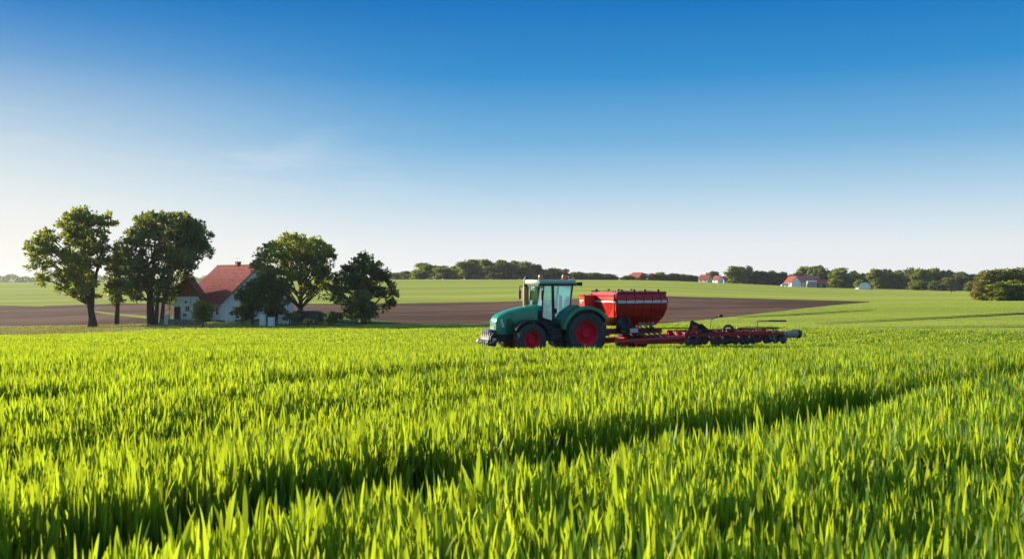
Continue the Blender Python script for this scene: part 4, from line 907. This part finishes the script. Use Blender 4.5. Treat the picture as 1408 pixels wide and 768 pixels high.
for k in range(7): 
    x = .8-.28*k; b.tube([(x, .4, 1.4), (x-.1, .8, 1.15), (x-.35, .95, .9), (x-.8, .9, .72)], .035, 6)
b.tube([(.9, .6, 1.2), (.5, .85, 1.3), (.1, .9, 1.25)], .09, 8); b.build('hoses', M['black'], cart, 50)
fan = MB().lathe([(.05, -.12), (.3, -.14), (.34, -.1), (.34, .1), (.3, .14), (.22, .15), (.2, .05), (.05, .04)], (.75, .95, 1.5), 'Y', 22).box((.75, .95, 1.2), (.3, .2, .3)).build('fan', M['charcoal'], cart, 40)
MB().box((.2, .98, 1.12), (.42, .06, .2)).build('work_plate', M['stripe'], cart, bevel=.01)
for k in range(4): MB().lathe([(.02, -.05), (.09, -.05), (.09, .05), (.02, .05)], (-.2-.22*k, .85, 1.4), 'Y', 12).build('metering_unit', M['mud'], cart)
b = MB().tube([(1.3, 0, .95), (1.9, 0, .72)], .11, 8).box((1.3, 0, .95), (.4, .6, .2)).build('drawbar', M['red'], cart)
for s in (-1, 1): wheel(cart, -.2, s*.55, .48, .35, 0, 16, .5)

# ------------------------------------------------------------------ seed drill bar
drill = thing('seed_drill', 'long low dark red seed drill trailing behind the red hopper with discs and roller', 'drill', on(-7.2, 0), RZ)
L0, L1 = 4.9, -3.4
b = MB(); b.tube([(L0+.6, .75, .66), (L0-.4, .85, .72), (1.9, .85, .78)], .16, 8); b.tube([(L0+.6, -.75, .66), (1.9, -.85, .78)], .14, 8)
for x in (4.6, 3.6, 2.4): b.box((x, 0, .76), (.16, 1.8, .16))
b.box((3.4, .95, .62), (2.6, .14, .12)); b.build('front_frame', M['red'], drill, 40)
b = MB()
for y in (.85, 0, -.85): b.box(((1.9+L1)/2, y, .98), (1.9-L1, .14, .14))
for k in range(7): b.box((1.6-.8*k, 0, .98), (.12, 1.8, .10))
b.box(((1.9+L1)/2, 1.22, .93), (1.9-L1, .07, .11)); b.build('main_frame', M['maroon'], drill)
for k in range(16):
    x = 1.8-.33*k+random.uniform(-.12, .12); hgt = random.uniform(.15, .5)
    MB().tube([(x, 1.2, 1.02+random.uniform(-.02, .12)), (x-.05, 1.22, .95-hgt*.5), (x-.18, 1.2, .92-hgt)], [.035, .045, .025], 5).build('spring_tine', M[random.choice(['black', 'maroon', 'charcoal', 'mud', 'red'])], drill)
MB().tube([(2.9, .95, 1.15), (-1.0, .95, 1.16), (L1, .95, 1.15)], .035, 6).build('hose_rail', M['black'], drill)
MB().tube([(-.9, .98, 1.22), (-2.0, .98, 1.24), (-3.3, .98, 1.2)], .04, 6).build('yellow_rail', mat('yellow guard tube', (0.6, 0.5, 0.05), .5), drill)
M['disc'] = mat('dusty disc', (0.16, 0.09, 0.09), 0.8, 0.0, var=.5, scale=5)
def coulter(x, y, i):
    b = MB(); b.tube([(0, 0, .95), (-.12, 0, .8), (-.16, 0, .5)], [.05, .05, .04], 6); b.box((-.06, .0, .86), (.22, .16, .14)); b.tube([(.03, .05, 1.0), (-.22, .06, .62)], .025, 5)
    return b
c0 = coulter(0, 0, 0).build('coulter', M['maroon'], drill); d0 = MB().lathe([(.02, -.03), (.09, -.04), (.1, -.012), (.22, -.006), (.23, 0), (.22, .006), (.1, .012), (.09, .04), (.02, .03)], (-.16, .05, .66), 'Y', 22).build('disc', M['disc'], c0, 40)
c0.location = (2.0, 1.0, 0); q_ = 0
for row, y in enumerate((1.0, .2, -.75)):
    for k in range(17 if row == 0 else 12):
        if row == 0 and k == 0: continue
        x = 2.0-(.33 if row == 0 else .45)*k-.1*row
        c = c0.copy(); COL.objects.link(c); c.parent = drill; c.location = (x, y+random.uniform(-.05, .05), random.uniform(-.03, .05)); c.rotation_euler = (0, random.uniform(-.12, .12), 0)
        d = d0.copy(); COL.objects.link(d); d.parent = c
        if k % 3 == 1: c.data = c0.data.copy(); c.data.materials[0] = M['charcoal']
        elif k % 3 == 2 and row == 0: c.data = c0.data.copy(); c.data.materials[0] = M['mud']
b = MB()
for k in range(9): x = 1.9-.62*k; b.tube([(x+.15, 1.02, 1.1), (x, 1.08, 1.16), (x-.12, 1.06, .9), (x-.2, 1.04, .7)], .03, 5)
b.build('seed_hoses', M['black'], drill, 50)
for k in range(9):
    x = 1.7-.56*k+random.uniform(-.15, .15); MB().box((x, 1.1, .74+random.uniform(-.06, .14)), (random.uniform(.06, .16), .05, random.uniform(.06, .15))).build('reflector_plate', M[('stripe', 'red', 'mud')[k % 3]], drill)
# folding arm, hoop, marker stands
b = MB().prism([(1.55, 1.62), (1.42, 1.55), (.75, 1.05), (.2, .98), (.2, 1.05), (.55, 1.1), (1.0, 1.45), (1.25, 1.38), (1.62, 1.1), (1.72, 1.1)], .80, .92); fa = b.build('folding_arm', M['black'], drill)
MB().box((1.45, .95, 1.22), (.3, .08, .3)).box((1.2, .95, 1.1), (.24, .08, .14)).build('arm_plate', M['red'], fa)
b = MB().tube([(1.5, .86, 1.25), (2.6, .86, 1.27), (3.6, .86, 1.27)], .03, 6).box((3.68, .86, 1.29), (.18, .1, .14)).build('marker_arm', M['black'], drill)
b = MB().tube([(-.2, .9, .98), (-.22, .9, 1.22), (-.35, .9, 1.32), (-.55, .9, 1.33), (-.72, .9, 1.22), (-.85, .9, .98)], .07, 8).build('hoop', M['charcoal'], drill, 50)
MB().box((-.5, .95, 1.1), (.3, .1, .2)).build('valve_block', M['maroon'], drill, bevel=.02)
b = MB().tube([(-2.2, .8, 1.05), (-2.2, .8, 1.5), (-2.9, .8, 1.52), (-3.9, .8, 1.5)], .03, 6).tube([(-2.9, .8, 1.52), (-3.9, .8, 1.5)], .045, 6)
b.build('tail_rail', M['black'], drill)
b = MB().tube([(-.6, -.85, 1.0), (-.65, -.85, 1.55), (-1.1, -.85, 1.72)], .02, 6).box((-1.2, -.85, 1.74), (.2, .1, .12)); b.build('marker_lamp', M['black'], drill)
ro = MB().lathe([(.02, -.06), (.17, -.06), (.19, -.03), (.19, .2), (.165, .24), (.19, .28), (.185, .65), (.155, .7), (.18, .75), (.175, 1.1), (.15, 1.14), (.175, 1.18), (.17, 1.42), (.15, 1.46), (.02, 1.46)], (-4.45, .9, .86), 'X', 26).build('packer_roller', M['mud'], drill, 40)
MB().lathe([(.02, 0), (.20, 0), (.21, .04), (.21, .16), (.19, .2), (.02, .2)], (-4.64, .9, .86), 'X', 22).build('roller_cap', M['charcoal'], ro, 40)
b = MB().tube([(L1, .85, .98), (-3.9, .9, .98), (-4.4, .9, 1.06)], .05, 6).tube([(-3.38, .9, .98), (-3.38, .9, .6)], .05, 6).tube([(-3.7, .5, .75), (-3.5, 1.1, 1.02)], .045, 6).build('roller_frame', M['steel'], drill)

# ------------------------------------------------------------------ the air
hm_ = bpy.data.materials.new('thin haze'); hm_.use_nodes = True; t = hm_.node_tree; t.nodes.clear()
vo = t.nodes.new('ShaderNodeVolumePrincipled'); vo.inputs['Color'].default_value = (0.86, 0.92, 1.0, 1); vo.inputs['Density'].default_value = 0.00007; vo.inputs['Anisotropy'].default_value = 0.2
oo = t.nodes.new('ShaderNodeOutputMaterial'); t.links.new(vo.outputs[0], oo.inputs['Volume'])
hz_ = MB().box((0, 2200, 6), (12000, 4800, 60)).build('haze', hm_); hz_['kind'] = 'stuff'
